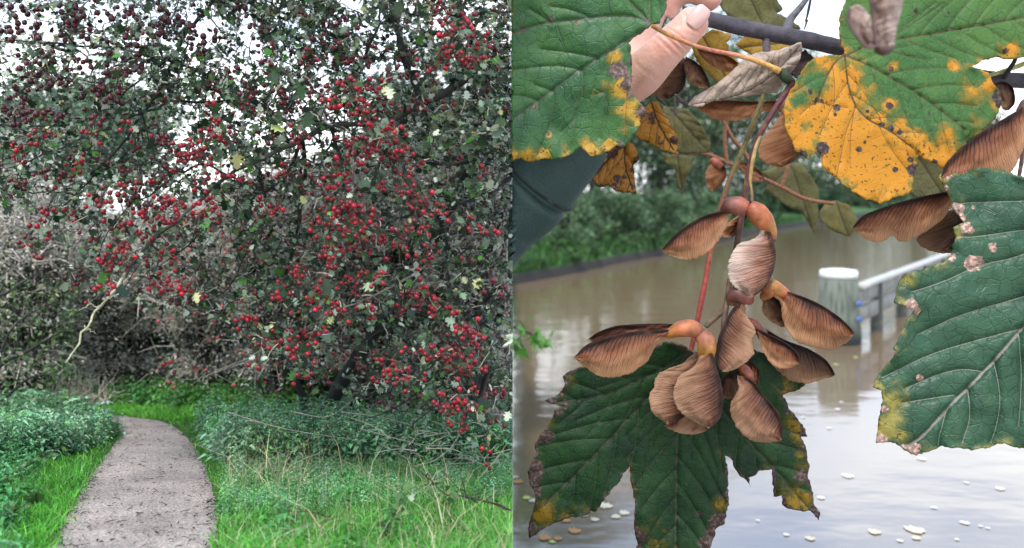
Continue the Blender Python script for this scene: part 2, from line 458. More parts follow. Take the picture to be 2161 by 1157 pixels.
# --- nettles and other low herbs: template plant made of leaf pairs on a stem
def herb_template(tiers=7, lw=0.05):
    a = [herb_one(max(3, tiers - d)) for d in (0, 1, 2, 2)]
    V_, F_, T_ = [], [], []; k0 = 0
    for (v, f, t), (ox, oy, s) in zip(a, [(0.0, 0.0, 1.0), (0.42, 0.1, 0.8), (-0.2, 0.4, 0.9), (-0.25, -0.38, 0.65)]):
        V_.append(v * s + [ox, oy, 0]); F_.append(f + k0); T_.append(t); k0 += len(v)
    return np.vstack(V_), np.vstack(F_), np.vstack(T_)
def herb_one(tiers=7):
    v = []; f = []; tc_ = []
    for k in range(tiers):
        z = 0.18 + 0.82 * k / (tiers - 1); L = 0.31 * (1.1 - 0.6 * k / (tiers - 1)) * random.uniform(.8, 1.2); z += random.uniform(-.05, .05)
        for q in range(2 if k < tiers - 1 else 3):
            a = k * 1.57 + q * math.pi + random.uniform(-.3, .3); d = np.array([math.cos(a), math.sin(a)]); s = np.array([-d[1], d[0]])
            dr = random.uniform(-0.12, 0.03)
            def P(u, ww, dz): return (*(d * u * L + s * ww * L), z + dz * L)
            b = len(v)
            v += [P(0.08, 0, 0), P(0.35, 0.24, 0.16 + dr * .2), P(0.72, 0.17, 0.05 + dr), P(1.05, 0, -0.12 + 2 * dr), P(0.72, -0.17, 0.05 + dr), P(0.35, -0.24, 0.16 + dr * .2), P(0.5, 0, 0.02 + dr * .4)]
            f += [(b, b + 1, b + 6), (b + 1, b + 2, b + 6), (b + 2, b + 3, b + 6), (b + 3, b + 4, b + 6), (b + 4, b + 5, b + 6), (b + 5, b, b + 6)]
            g_ = random.uniform(0.75, 1.3); tc_ += [(g_, g_, g_)] * 7
    for a in (0, 2.1):
        b = len(v); d = np.array([math.cos(a), math.sin(a), 0]) * 0.008
        v += [tuple(-d), tuple(d), tuple(d + [0, 0, 1.0]), tuple(-d + [0, 0, 1.0])]; f += [(b, b + 1, b + 2), (b, b + 2, b + 3)]; tc_ += [(0.8, 0.6, 0.5)] * 4
    return np.array(v), np.array(f), np.array(tc_)

def herbs(name, poly, n, hgt, cols, wts, label, cat, hvar=0.25, tiers=7):
    q = sample_poly(poly, int(n * 0.5)); p = ground_pts(q)
    ok = (p[:, 0] < path_l(p[:, 1]) - 0.03) | (p[:, 0] > path_r(p[:, 1]) + 0.03)
    p = p[ok]; m = len(p)
    h = hgt * np.minimum(np.exp(rng.normal(0, hvar, m)) * (1 + 0.45 * fbm(p[:, 0] * 1.4, p[:, 1] * 1.4, 31)), 1.45)
    an = rng.uniform(0, 6.28, m); rot = np.zeros((m, 3, 3))
    tx, ty = rng.normal(0, 0.13, m), rng.normal(0, 0.13, m)
    z = np.stack([tx, ty, np.ones(m)], -1); z /= np.linalg.norm(z, axis=1)[:, None]
    x = np.stack([np.cos(an), np.sin(an), 0 * an], -1); x -= (x * z).sum(1)[:, None] * z; x /= np.linalg.norm(x, axis=1)[:, None]
    rot = np.stack([x, np.cross(z, x), z], -1)
    tv, tf, tcol = herb_template(tiers)
    sc = np.stack([h * 0.9, h * 0.9, h], -1) * np.array([1, 1, 1.0])
    o = scatter(name, tv, tf, p, rot, sc, pick(cols, wts, m, 0.2, 0.07), M_FOL, side='L', tcol=tcol)
    return tag(o, label, cat, kind='stuff')
NET = [(0.24, 0.46, 0.27), (0.30, 0.50, 0.31), (0.09, 0.22, 0.10), (0.22, 0.52, 0.18)]
herbs('nettle_patch', [(-160, 878), (110, 880), (228, 905), (246, 925), (195, 948), (110, 972), (-160, 1010)], 1500, 0.24, NET, [3, 4, 3, 1],
      'blue-green nettles on the bank left of the path', 'nettles')
herbs('nettle_patch', [(425, 884), (480, 888), (640, 900), (900, 930), (1090, 960), (1090, 985), (880, 990), (700, 985), (560, 990), (490, 985), (450, 945)], 2300, 0.25,
      NET, [3, 4, 2, 2], 'blue-green nettles growing between the hawthorn and the right verge', 'nettles')
herbs('nettle_patch', [(200, 852), (560, 856), (640, 870), (640, 884), (440, 876), (330, 866), (200, 862)], 700, 0.24, [(0.10, 0.28, 0.12), (0.15, 0.42, 0.09), (0.22, 0.46, 0.09)], [3, 3, 1],
      'nettles massed at the far bend of the path', 'nettles')
herbs('weed_patch', [(-160, 1000), (40, 1000), (70, 1060), (30, 1230), (-160, 1230)], 160, 0.2, [(0.07, 0.26, 0.08), (0.14, 0.38, 0.16)], [1, 1],
      'dark leafy weeds at the lower left corner of the path side', 'weeds')
herbs('weed_patch', [(560, 1060), (700, 1050), (900, 1080), (900, 1230), (560, 1230)], 30, 0.17, [(0.07, 0.26, 0.06), (0.11, 0.36, 0.10)], [1, 1],
      'scattered broad weeds standing in the long grass', 'weeds', tiers=6)
herbs('weed_patch', [(470, 985), (1090, 1000), (1090, 1050), (470, 1100)], 1100, 0.10, [(0.13, 0.34, 0.12), (0.2, 0.46, 0.2), (0.28, 0.5, 0.3)], [1, 1, 1],
      'low soft weeds at the foot of the nettles right of the path', 'weeds', tiers=6)
# dead upright stalks among the nettles
tb = Tubes()
for (px, py) in [(645, 990), (655, 1010), (700, 995), (590, 985), (560, 1030), (1000, 985), (520, 960), (610, 1000), (40, 960), (85, 950), (860, 1000), (770, 990)]:
    p0 = ground_pts(np.array([[px, py]], float))[0]
    hh = random.uniform(0.25, 0.4); dx, dy = random.uniform(-.08, .08), random.uniform(-.08, .08)
    pts = [p0 + np.array([dx * u * u, dy * u * u, hh * u]) + rng.normal(0, 0.004, 3) for u in np.linspace(0, 1, 6)]
    tb.add(pts, np.linspace(0.004, 0.0015, 6), 4, (0.10, 0.07, 0.05))
    for k in range(9):
        q = pts[random.randint(2, 5)]; tb.add([q, q + rng.normal(0, 0.012, 3)], 0.003, 3, (0.09, 0.06, 0.04))
o = tb.build('dead_stalks', M_TWIG, side='L'); tag(o, 'brown dead flower stalks standing among the nettles', 'dead stalks', kind='stuff')

# --- clump of pale dead sticks at the bend
r0 = at(190, 852, 10.9)
cl = empty('dead_brushwood', r0, 'heap of pale bleached dead sticks beside the bend of the path', 'brushwood')
tb = Tubes()
for k in range(130):
    p0 = r0 + np.array([random.uniform(-.45, .35), random.uniform(-.2, .3), random.uniform(0, .1)])
    L = random.uniform(0.15, 0.42); an = random.gauss(0.3, 0.9); d = np.array([math.sin(an), random.uniform(-.3, .3), abs(math.cos(an)) * 0.8]); d /= np.linalg.norm(d)
    pts = [p0 + d * L * u + rng.normal(0, 0.012, 3) + np.array([0, 0, -0.12 * u * u * L]) for u in np.linspace(0, 1, 5)]
    tb.add(pts, np.linspace(0.009, 0.003, 5), 4, jcol((0.75, 0.66, 0.52), 1)[0])
tb.build('stick', M_TWIG, cl, side='L')['kind'] = 'stuff'

# ------------------------------------------------------------------ hawthorn
CANOPY = [(-60, -60), (1095, -60), (1095, 965), (1000, 940), (880, 890), (760, 850), (640, 800), (560, 770), (490, 700), (400, 650), (290, 640), (190, 615),
          (120, 560), (80, 500), (30, 440), (-60, 400)]
GAPS = [(25, 45, 75, 55), (215, 45, 45, 38), (432, 62, 42, 50), (530, 80, 30, 55), (90, 195, 45, 30), (20, 130, 40, 30),
        (660, 315, 45, 18), (500, 140, 20, 24)]
def dens(px, py):
    d = inpoly(px, py, CANOPY).astype(float)
    for (x, y, a, b) in GAPS:
        q = ((px - x) / a) ** 2 + ((py - y) / b) ** 2
        d *= np.clip(q * 0.9, 0.12, 1)
    d *= np.where((px < 330) & (py > 470), 0.6, 1) * np.where((py < 330) & (px < 330), 0.75, 1)
    d *= np.where((px > 560) & (py < 320), 1.25, 1) * np.where(py > 420, 0.75, 1)
    d *= np.clip(1 + 0.9 * fbm(px / 55, py / 55, 77), 0.12, 1.7)
    return d

BER = """70 20 8 d;60 60 10 d;75 75 8 d;10 25 4 d;15 60 4 d;150 10 6 d;150 30 8 d;150 55 7 d;165 45 5 d;230 85 3 d;280 80 5 d;360 45 6 d;375 40 5 d;340 75 4 d;405 65 4 d;
450 80 5 d;405 90 4 d;100 125 8 d;95 145 6 d;75 165 10 d;90 170 8 d;60 155 5 d;215 130 5 d;190 133 6 d;220 180 4 d;265 155 8 d;270 148 5 d;290 135 5 d;35 200 7 d;55 230 9 d;15 225 6 d;
45 250 6 d;30 245 5 d;215 185 5 d;260 125 6 d;310 60 6 d;520 8 4 d;180 190 4 d;130 250 5 d;100 240 4 d;240 40 5 d;280 25 5 d;330 20 5 d;190 75 5 d;300 100 4 d;420 110 5 d;240 210 5 d;
475 160 9 m;440 175 5 m;432 180 3 m;520 190 7 m;535 190 5 m;450 217 2 b;525 230 5 m;350 210 5 m;270 262 4 b;200 265 7 m;195 250 4 m;88 288 7 b;43 303 6 b;45 315 3 b;5 340 5 b;52 335 5 b;
18 375 6 m;345 280 6 m;190 290 5 b;165 330 8 m;170 345 5 b;445 258 3 b;462 260 4 b;462 280 12 b;450 272 6 b;475 285 6 b;395 315 6 b;380 325 7 b;415 325 12 b;425 315 6 b;440 345 3 b;
385 345 6 b;480 312 3 b;295 373 1 b;293 386 2 b;325 381 2 b;357 362 3 b;410 385 9 b;250 395 7 b;275 430 7 d;285 428 4 d;360 420 7 b;345 425 5 b;375 438 6 b;385 440 5 b;330 450 8 b;
318 443 5 b;300 456 2 b;215 425 5 b;210 440 4 b;440 430 7 b;440 450 8 b;445 465 6 b;485 375 4 b;508 380 4 b;250 470 8 b;303 490 14 b;345 470 6 b;95 465 6 b;92 500 3 b;145 455 5 b;
100 445 4 b;190 500 5 m;50 510 4 m;72 528 4 b;250 520 6 b;225 550 10 b;245 540 5 b;256 520 5 b;345 538 9 b;240 570 4 b;280 550 5 b;315 545 4 m;370 495 5 m;400 465 5 b;150 360 5 m;
630 25 5 m;690 40 5 m;730 50 5 m;745 62 2 m;680 88 6 m;925 30 11 b;940 45 5 b;965 65 12 b;935 77 2 b;975 60 4 b;1005 85 7 b;1015 92 5 b;930 105 5 b;945 130 4 b;940 118 8 b;985 110 7 b;
1000 125 8 b;1010 130 6 b;965 20 2 b;990 43 1 b;555 110 4 m;570 100 2 m;560 135 4 m;595 165 8 m;570 160 5 m;655 110 5 m;650 130 5 m;700 100 3 m;710 118 4 m;740 125 8 m;745 132 3 m;
775 135 2 m;830 155 9 m;835 160 4 m;800 105 3 m;875 115 5 m;885 142 4 b;790 182 6 b;780 190 3 b;725 178 7 b;680 200 8 b;700 205 8 b;700 225 6 b;740 200 10 b;755 210 6 b;585 210 8 m;
600 235 6 m;650 245 7 m;660 250 5 m;755 232 8 b;775 240 8 b;780 260 2 b;800 270 7 b;810 275 4 b;630 283 9 b;575 290 6 m;545 270 2 m;830 272 6 b;800 300 12 b;840 305 11 b;855 318 6 b;
725 298 6 b;745 315 8 b;765 325 8 b;775 320 5 b;620 352 5 b;600 370 3 b;700 355 5 b;690 372 5 b;695 387 7 b;725 360 6 b;755 360 3 b;730 380 4 b;720 400 6 b;740 440 14 b;750 432 6 b;
700 455 14 b;705 468 6 b;690 480 8 b;740 455 3 b;745 478 6 b;775 482 5 b;755 495 9 b;850 375 6 b;845 387 5 b;825 390 3 b;808 395 3 b;870 418 7 b;885 430 14 b;905 435 6 b;860 405 2 b;
560 440 8 b;590 435 4 b;800 463 2 b;840 490 8 b;805 502 5 b;760 512 5 b;685 520 9 b;735 527 3 b;845 525 7 b;887 487 4 b;905 485 3 b;900 540 6 b;910 535 5 b;690 550 6 b;715 543 1 b;
625 570 6 b;690 563 4 b;990 457 2 b;1000 490 5 b;1040 492 3 b;960 460 3 b;875 350 1 b;885 345 2 b;895 215 5 m;870 220 4 m;628 582 5 b;590 617 8 b;588 630 2 b;670 610 10 b;690 612 6 b;
655 640 6 b;680 638 5 b;740 598 6 b;755 605 5 b;765 580 6 b;795 590 5 b;802 582 3 b;770 650 8 b;707 667 8 b;725 668 3 b;780 660 5 b;665 700 8 b;680 705 6 b;615 707 5 b;555 722 8 b;
588 725 2 b;615 727 5 b;620 737 4 b;635 765 4 b;655 720 2 b;635 795 5 b;540 777 2 b;805 752 5 m;850 740 4 b;895 618 8 b;885 615 3 b;910 640 9 b;925 655 9 b;970 675 6 b;965 662 3 b;
975 700 9 b;980 715 9 b;1005 695 4 b;990 720 8 b;900 745 8 b;920 750 6 b;945 750 8 b;975 760 12 b;985 762 8 b;970 750 5 b;955 780 5 b;975 785 9 b;840 785 12 b;848 790 6 b;835 778 4 b;
815 797 4 b;885 803 3 b;870 832 2 b;950 845 10 b;965 852 8 b;940 860 5 b;985 858 2 b;1003 865 4 b;985 870 2 b;1000 832 4 b;970 903 5 b;975 910 3 b;943 897 1 b;1030 945 2 b;1030 980 2 b;
1012 777 2 b;218 601 4 b;235 603 2 b;212 620 1 b;247 615 2 b;186 633 1 b;343 590 8 b;345 610 8 b;338 607 5 b;390 605 6 b;395 617 6 b;425 628 3 b;378 638 1 b;515 672 6 b;522 683 5 b;
365 773 3 b;160 585 5 m;150 607 4 m"""
BER = [(float(a), float(b), int(c), d) for a, b, c, d in (s.split() for s in BER.replace('\n', '').split(';'))]

LIMBS = [
 [(678, 905, 8.6, .10), (705, 840, 8.6, .09), (765, 740, 8.5, .08), (860, 600, 8.4, .07), (960, 420, 8.2, .065), (1040, 250, 7.9, .06), (1066, 120, 7.5, .055)],
 [(640, 900, 8.7, .05), (640, 840, 8.7, .045), (600, 760, 8.6, .035), (590, 640, 8.4, .03), (620, 520, 8.0, .025), (640, 400, 7.6, .02), (640, 300, 7.2, .018)],
 [(720, 905, 8.7, .05), (760, 840, 8.6, .04), (860, 780, 8.4, .03), (960, 700, 8.0, .025), (1060, 600, 7.6, .02)],
 [(1066, 115, 7.2, .05), (1020, 145, 7.0, .045), (960, 180, 6.9, .042), (900, 215, 6.8, .036), (840, 252, 6.7, .03), (780, 262, 6.6, .028), (700, 265, 6.6, .026),
  (640, 292, 6.5, .024), (540, 340, 6.4, .02), (480, 372, 6.3, .017), (400, 440, 6.2, .014), (310, 520, 6.0, .013), (250, 600, 5.8, .012), (222, 632, 5.7, .0115), (205, 652, 5.7, .010), (188, 690, 5.65, .010), (172, 705, 5.6, .008), (158, 738, 5.55, .007), (138, 764, 5.5, .0045)],
 [(1045, 175, 7.6, .05), (1000, 90, 7.5, .05), (965, 20, 7.4, .045), (950, -60, 7.3, .04)],
 [(900, 212, 6.8, .034), (862, 150, 6.8, .03), (845, 90, 6.8, .03), (830, 20, 6.8, .026), (845, -50, 6.8, .024)],
 [(780, 262, 6.6, .02), (740, 180, 6.6, .018), (770, 120, 6.5, .016), (800, 40, 6.5, .012), (790, -50, 6.5, .01)],
 [(640, 292, 6.5, .018), (560, 225, 6.5, .016), (450, 215, 6.4, .013), (360, 218, 6.3, .011), (300, 240, 6.2, .010), (200, 285, 6.1, .008), (100, 320, 6.0, .006), (20, 350, 6.0, .005), (-50, 350, 6, .004)],
 [(480, -50, 7.0, .02), (440, 20, 6.9, .018), (390, 75, 6.8, .016), (350, 165, 6.6, .013), (300, 245, 6.3, .011), (235, 330, 6.2, .009), (170, 400, 6.1, .007), (112, 460, 6.0, .005), (95, 500, 6, .003)],
 [(300, 240, 6.2, .008), (312, 290, 6.2, .006), (335, 352, 6.1, .003)],
 [(205, 652, 5.7, .006), (190, 645, 5.68, .005), (170, 652, 5.65, .003), (150, 655, 5.6, .0015)],
 [(180, 688, 5.63, .006), (190, 698, 5.6, .004), (204, 704, 5.6, .002)],
 [(158, 738, 5.55, .005), (146, 728, 5.5, .004), (136, 722, 5.5, .002)],
 [(-60, 86, 6.9, .007), (50, 90, 6.9, .008), (120, 92, 6.8, .009), (200, 96, 6.8, .009), (260, 105, 6.7, .010), (330, 122, 6.6, .011), (450, 160, 6.6, .012), (560, 225, 6.5, .014)],
 [(-60, 265, 6.6, .006), (60, 266, 6.6, .007), (180, 255, 6.5, .008), (280, 180, 6.5, .008), (360, 120, 6.5, .01)],
 [(560, 225, 6.5, .014), (600, 120, 6.7, .012), (590, 40, 6.8, .01), (600, -50, 6.9, .009)],
 [(1079, 300, 7.2, .022), (1000, 338, 7.0, .018), (930, 350, 6.8, .014), (850, 332, 6.6, .010), (780, 350, 6.4, .006)],
 [(1079, 378, 7.3, .024), (990, 425, 7.0, .018), (920, 440, 6.7, .013), (840, 460, 6.4, .009), (740, 480, 6.1, .006)],
 [(1079, 480, 7.0, .02), (1000, 505, 6.8, .016), (900, 560, 6.5, .012), (840, 600, 6.3, .010), (760, 640, 6.1, .008), (690, 660, 6.0, .006), (650, 690, 5.9, .005), (540, 745, 5.8, .004), (430, 797, 5.7, .0028), (372, 803, 5.7, .0018)],
 [(1079, 620, 6.8, .016), (1000, 700, 6.6, .013), (930, 780, 6.4, .01), (850, 850, 6.3, .007), (770, 885, 6.2, .004)],
 [(1079, 760, 6.6, .012), (1000, 800, 6.3, .009), (930, 850, 6.1, .007), (870, 900, 6.0, .004)],
 [(930, 440, 6.9, .010), (945, 540, 6.7, .010), (955, 640, 6.5, .008), (975, 760, 6.3, .006), (960, 850, 6.1, .004)],
 [(480, 372, 6.3, .012), (420, 350, 6.3, .009), (330, 400, 6.2, .007), (240, 470, 6.1, .005), (200, 560, 6.0, .003)],
 [(540, 340, 6.4, .014), (560, 440, 6.5, .010), (520, 540, 6.5, .008), (470, 620, 6.4, .005), (400, 640, 6.4, .003)],
 [(700, 265, 6.6, .018), (720, 340, 6.4, .014), (700, 440, 6.2, .010), (690, 540, 6.1, .008), (640, 620, 6.0, .006), (560, 700, 5.9, .004)],
 [(640, 300, 6.5, .016), (600, 370, 6.6, .012), (520, 430, 6.6, .009), (440, 480, 6.5, .007), (340, 560, 6.4, .004)],
]
TRUNK_N = 3
haw_root = ground_pts(np.array([[680., 905.]]))[0] * 0 + at(680, 905, 8.6)
haw = empty('hawthorn_tree', haw_root, 'large spreading hawthorn loaded with red berries whose boughs arch over the path', 'tree')
nodes = []; parent_i = []; rad0 = []
tb = Tubes()
for li, L in enumerate(LIMBS):
    A = np.array(L, float); n_ = max(12, int(len(A) * 5))
    S = catmull(A, n_)
    S[:, 0] += 7 * fbm(np.arange(n_) * 0.5, np.full(n_, li * 3.3), 41); S[:, 1] += 7 * fbm(np.arange(n_) * 0.35, np.full(n_, li * 3.3), 42)
    P3 = atv(S[:, 0], S[:, 1], S[:, 2] - (0.45 if li in (3, 4, 5) else 0))
    pale = li in (18, 3, 10, 11, 12)
    base = np.array((0.012, 0.014, 0.011) if not pale else (0.03, 0.032, 0.022))
    cc = np.repeat(base[None], n_, 0)
    if li in (18,): cc[:] = (0.2, 0.18, 0.14)
    if li == 3:
        m_ = S[:, 0] < 260; cc[m_] = (0.40, 0.38, 0.24)
    if li in (10, 11, 12): cc[:] = (0.38, 0.35, 0.26)
    rad = np.maximum(S[:, 3] * (0.72 if li == 3 else 0.85), 0.0015) * (1 + 0.25 * fbm(np.arange(n_) * 0.9, np.full(n_, li), 43))
    if A[:, 3].max() > 0.04: pass
    tb.add(P3, rad, 9 if A[0, 3] > 0.02 else 6, cc)
    for k_ in range(n_):
        nodes.append(P3[k_]); rad0.append(S[k_, 3])
tb.build('trunk', M_BARK, haw, side='L')
nodes = np.array(nodes)

# leaf sprays and berry clusters: points to be reached by twigs
N_SPRAY = 3400
c_ = np.stack([rng.uniform(-60, 1095, N_SPRAY * 9), rng.uniform(-60, 965, N_SPRAY * 9)], -1)
ok = rng.random(len(c_)) < dens(c_[:, 0], c_[:, 1]) * np.where(c_[:, 1] < 340, 1.5, 0.9) / 2.4
c_ = c_[ok][:N_SPRAY]
dep = 6.7 + 0.9 * rng.normal(size=len(c_)) * 0.8 + np.where(c_[:, 1] > 600, 0.1, 0) + 1.5 * (rng.random(len(c_)) < 0.45)
dep = np.clip(dep, 5.3, 9.0)
spray = atv(c_[:, 0], c_[:, 1], dep)
bd = np.array([{'b': 5.5, 'm': 5.9, 'd': 5.9}[b[3]] for b in BER]) + rng.uniform(-0.35, 0.35, len(BER))
bpos = atv([b[0] for b in BER], [b[1] for b in BER], bd)
extra = np.stack([rng.uniform(-40, 1090, 900), rng.uniform(-40, 900, 900)], -1)
extra = extra[rng.random(900) < dens(extra[:, 0], extra[:, 1]) / 1.6][:300]
epos = atv(extra[:, 0], extra[:, 1], rng.uniform(5.7, 7.6, len(extra)))
bare = np.stack([rng.uniform(-60, 1095, 6000), rng.uniform(-60, 965, 6000)], -1)
bare = bare[rng.random(6000) < dens(bare[:, 0], bare[:, 1]) / 1.6][:3800]
bare3 = atv(bare[:, 0], bare[:, 1], rng.uniform(5.6, 8.4, len(bare)))
targets = np.vstack([spray, bpos, epos, bare3])
kindt = np.r_[np.zeros(len(spray)), np.ones(len(bpos)), np.full(len(epos), 2), np.full(len(bare3), 3)]

cap = len(nodes) + len(targets) * 4 + 10
NP = np.zeros((cap, 3)); NP[:len(nodes)] = nodes; nn = len(nodes); PAR = np.full(cap, -1); LOAD = np.zeros(cap)
dmin = np.array([np.min(((nodes - t_) ** 2).sum(1)) for t_ in targets])
order = np.argsort(dmin)
tnode = np.zeros(len(targets), int); tdir = np.zeros((len(targets), 3))
base_n = nn
for ti in order:
    t_ = targets[ti]
    d2 = ((NP[:nn] - t_) ** 2).sum(1)
    k_ = int(np.argmin(d2)); dd = math.sqrt(d2[k_])
    steps = 3 if dd > 0.12 else 2
    prev = k_; p0 = NP[k_].copy(); v_ = t_ - p0
    sag = rng.normal(0, 0.13, 3) * dd + np.array([0, 0, 0.10 * dd])
    for s in range(1, steps + 1):
        u = s / steps
        NP[nn] = p0 + v_ * u + sag * math.sin(u * math.pi) + (rng.normal(0, 0.05, 3) * dd if s < steps else 0)
        PAR[nn] = prev; prev = nn; nn += 1
    tnode[ti] = prev; tdir[ti] = v_ / (dd + 1e-6)
for k_ in range(nn - 1, base_n - 1, -1):
    LOAD[k_] += 1 if LOAD[k_] == 0 else 0
    LOAD[PAR[k_]] += LOAD[k_]
tb = Tubes()
for k_ in range(base_n, nn):
    p = PAR[k_]
    r1 = 0.0022 * LOAD[k_] ** 0.42; r0_ = min(0.0022 * max(LOAD[p], 1) ** 0.42, r1 * 1.5) if p >= base_n else r1 * 1.3
    mid = (NP[p] + NP[k_]) / 2 + rng.normal(0, 0.004, 3)
    g_ = (NP[k_][0] < -0.01 or NP[p][0] < -0.01)
    if not g_: continue
    tb.add([NP[p], mid, NP[k_]], [r0_, (r0_ + r1) / 2, r1], 4, pick([(0.025, 0.023, 0.02), (0.10, 0.09, 0.08), (0.42, 0.38, 0.32)], [5, 2, 1.6], 1)[0])
o = tb.build('twig', M_TWIG, haw, side='L'); o['kind'] = 'stuff'

# lobed hawthorn leaf
def lobed():
    half = [(0.02, 0.0), (0.18, 0.07), (0.28, 0.42), (0.42, 0.20), (0.55, 0.50), (0.66, 0.20), (0.86, 0.24), (1.0, 0.0)]
    v = [(0, 0, 0)] + [(x, y, -0.12 * abs(y) - 0.12 * x * x + 0.06) for x, y in half[1:]] + [(x, -y, -0.12 * abs(y) - 0.12 * x * x + 0.06) for x, y in half[-2:0:-1]]
    mid = [(0.22, 0, 0.0), (0.48, 0, -0.02), (0.72, 0, -0.05)]
    b = len(v); v += mid
    # outline indices: 0 base,1..7 one side(7=tip), 8..13 the other side
    f = [(0, b, 1), (1, b, 2), (2, b, 3), (3, b, b + 1), (3, b + 1, 4), (4, b + 1, 5), (5, b + 1, b + 2), (5, b + 2, 6), (6, b + 2, 7),
         (7, b + 2, 8), (8, b + 2, 9), (9, b + 2, b + 1), (9, b + 1, 10), (10, b + 1, 11), (11, b + 1, b), (11, b, 12), (12, b, 13), (13, b, 0)]
    return np.array(v, float), np.array(f)
HLV, HLF = lobed()
per = np.where(kindt == 0, rng.integers(5, 12, len(targets)), np.where(kindt == 1, rng.integers(1, 4, len(targets)), np.where(kindt == 3, 0, 2)))
idx = np.repeat(np.arange(len(targets)), per); m = len(idx)
pos = targets[idx] + rng.normal(0, 0.032, (m, 3)) - tdir[idx] * rng.uniform(0, 0.08, (m, 1))
# direction: outward along the twig, plane roughly facing up and outward
x = tdir[idx] * 0.6 + rng.normal(0, 0.6, (m, 3)); x /= np.linalg.norm(x, axis=1)[:, None]
z = rng.normal(0, 0.65, (m, 3)) + np.array([0, -0.35, 0.9]); z -= (z * x).sum(1)[:, None] * x; z /= np.linalg.norm(z, axis=1)[:, None]
rot = np.stack([x, np.cross(z, x), z], -1)
sc = 0.044 * np.exp(rng.normal(0, 0.33, m))
# crown extended unseen above the frame, added to block skylight from the boughs
nov = 9000
ov = np.stack([rng.uniform(-3.1, -0.02, nov), rng.uniform(5.2, 9.2, nov), np.zeros(nov)], -1); ov[:, 2] = H + ov[:, 1] * (470 + 60 * rng.random(nov)) / F + np.abs(rng.normal(0, 0.45, nov))
pos = np.vstack([pos, ov]); rot = np.concatenate([rot, rotmats(nov, 1.0)]); sc = np.r_[sc, 0.075 * np.exp(rng.normal(0, 0.2, nov))]; m = len(pos)
pp = pos; ppx = 1081 + F * pp[:, 0] / pp[:, 1]; ppy = 400 - F * (pp[:, 2] - H) / pp[:, 1]
cols = pick([(0.012, 0.028, 0.012), (0.045, 0.085, 0.035), (0.16, 0.22, 0.14), (0.44, 0.50, 0.38), (0.46, 0.46, 0.2), (0.07, 0.22, 0.03)], [4.5, 4.5, 3, 2.1, 0.5, 1.0], m, 0.2)
scatter('foliage', HLV, HLF, pos, rot, sc, cols, M_HLEAF, haw, side='L', kind='stuff')

# berries
def ico(sub=1):
    t = (1 + 5 ** .5) / 2
    v = [(-1, t, 0), (1, t, 0), (-1, -t, 0), (1, -t, 0), (0, -1, t), (0, 1, t), (0, -1, -t), (0, 1, -t), (t, 0, -1), (t, 0, 1), (-t, 0, -1), (-t, 0, 1)]
    f = [(0, 11, 5), (0, 5, 1), (0, 1, 7), (0, 7, 10), (0, 10, 11), (1, 5, 9), (5, 11, 4), (11, 10, 2), (10, 7, 6), (7, 1, 8), (3, 9, 4), (3, 4, 2), (3, 2, 6), (3, 6, 8), (3, 8, 9), (4, 9, 5), (2, 4, 11), (6, 2, 10), (8, 6, 7), (9, 8, 1)]
    v = [np.array(q) / np.linalg.norm(q) for q in v]
    for _ in range(sub):
        c = {}; nf = []
        def mid(a, b):
            k = (min(a, b), max(a, b))
            if k not in c: q = v[a] + v[b]; v.append(q / np.linalg.norm(q)); c[k] = len(v) - 1
            return c[k]
        for a, b, d in f:
            ab, bd_, da = mid(a, b), mid(b, d), mid(d, a); nf += [(a, ab, da), (b, bd_, ab), (d, da, bd_), (ab, bd_, da)]
        f = nf
    return np.array(v), np.array(f)
BV, BF = ico(2)
BV = BV.copy()
bcol = np.where(BV[:, 2:3] < -0.93, np.array([[0.08, 0.25, 0.3]]), np.array([[1.0, 1, 1]])) 
BV[:, 2] *= 1.12; BV[BV[:, 2] < -1.0, 2] = -0.95
bp, bs, bc, st = [], [], [], Tubes()
for (c0, n_, kd) in [(bpos[q], BER[q][2], BER[q][3]) for q in range(len(BER))] + [(epos[q], random.randint(2, 5), 'm') for q in range(len(epos))]:
    R_ = 0.0155 * n_ ** 0.5 + 0.002
    top = c0 + np.array([0, 0.01, R_ * 0.8 + 0.02]); got = []
    for _ in range(n_ * 12):
        q = c0 + rng.normal(0, 1, 3) * np.array([R_, R_ * 0.9, R_ * 0.75])
        if all(np.linalg.norm(q - g_) > 0.023 for g_ in got): got.append(q)
        if len(got) >= n_: break
    for q in got:
        if q[0] > -0.02: continue
        s_ = random.uniform(0.011, 0.0165)
        bp.append(q); bs.append(s_ * (1.25 if kd == 'd' else 1)); bc.append({'b': (0.20, 0.002, 0.010), 'm': (0.11, 0.002, 0.009), 'd': (0.06, 0.003, 0.010)}[kd])  # darkest berry tone paints in the backlit silhouettes of the upper crown
        st.add([top, (top + q) / 2 + [0, 0, 0.006], q + [0, 0, s_]], 0.0014, 3, (0.10, 0.10, 0.05))
st.build('berry_stalk', M_TWIG, haw, side='L')['kind'] = 'stuff'
bp = np.array(bp); bs = np.array(bs); bc = np.array(bc) * np.exp(rng.normal(0, 0.34, (len(bp), 1)))
rt = rotmats(len(bp), 0); zz = rng.normal(0, 0.45, (len(bp), 3)) + [0, 0, 1]; zz /= np.linalg.norm(zz, axis=1)[:, None]
x = rng.normal(size=(len(bp), 3)); x -= (x * zz).sum(1)[:, None] * zz; x /= np.linalg.norm(x, axis=1)[:, None]; rt = np.stack([x, np.cross(zz, x), zz], -1)
show = bs / bp[:, 1]; vis = (bp[:, 0] / bp[:, 1] > -0.565) & (bp[:, 2] < H + bp[:, 1] * 395 / F)
near = np.argsort(-(show * vis))[:100]; rest = np.setdiff1d(np.arange(len(bp)), near)
scatter('berries', BV, BF, bp[rest], rt[rest], bs[rest], bc[rest], M_BERRY, haw, side='L', smooth=True, tcol=bcol, kind='stuff')
bm0 = []
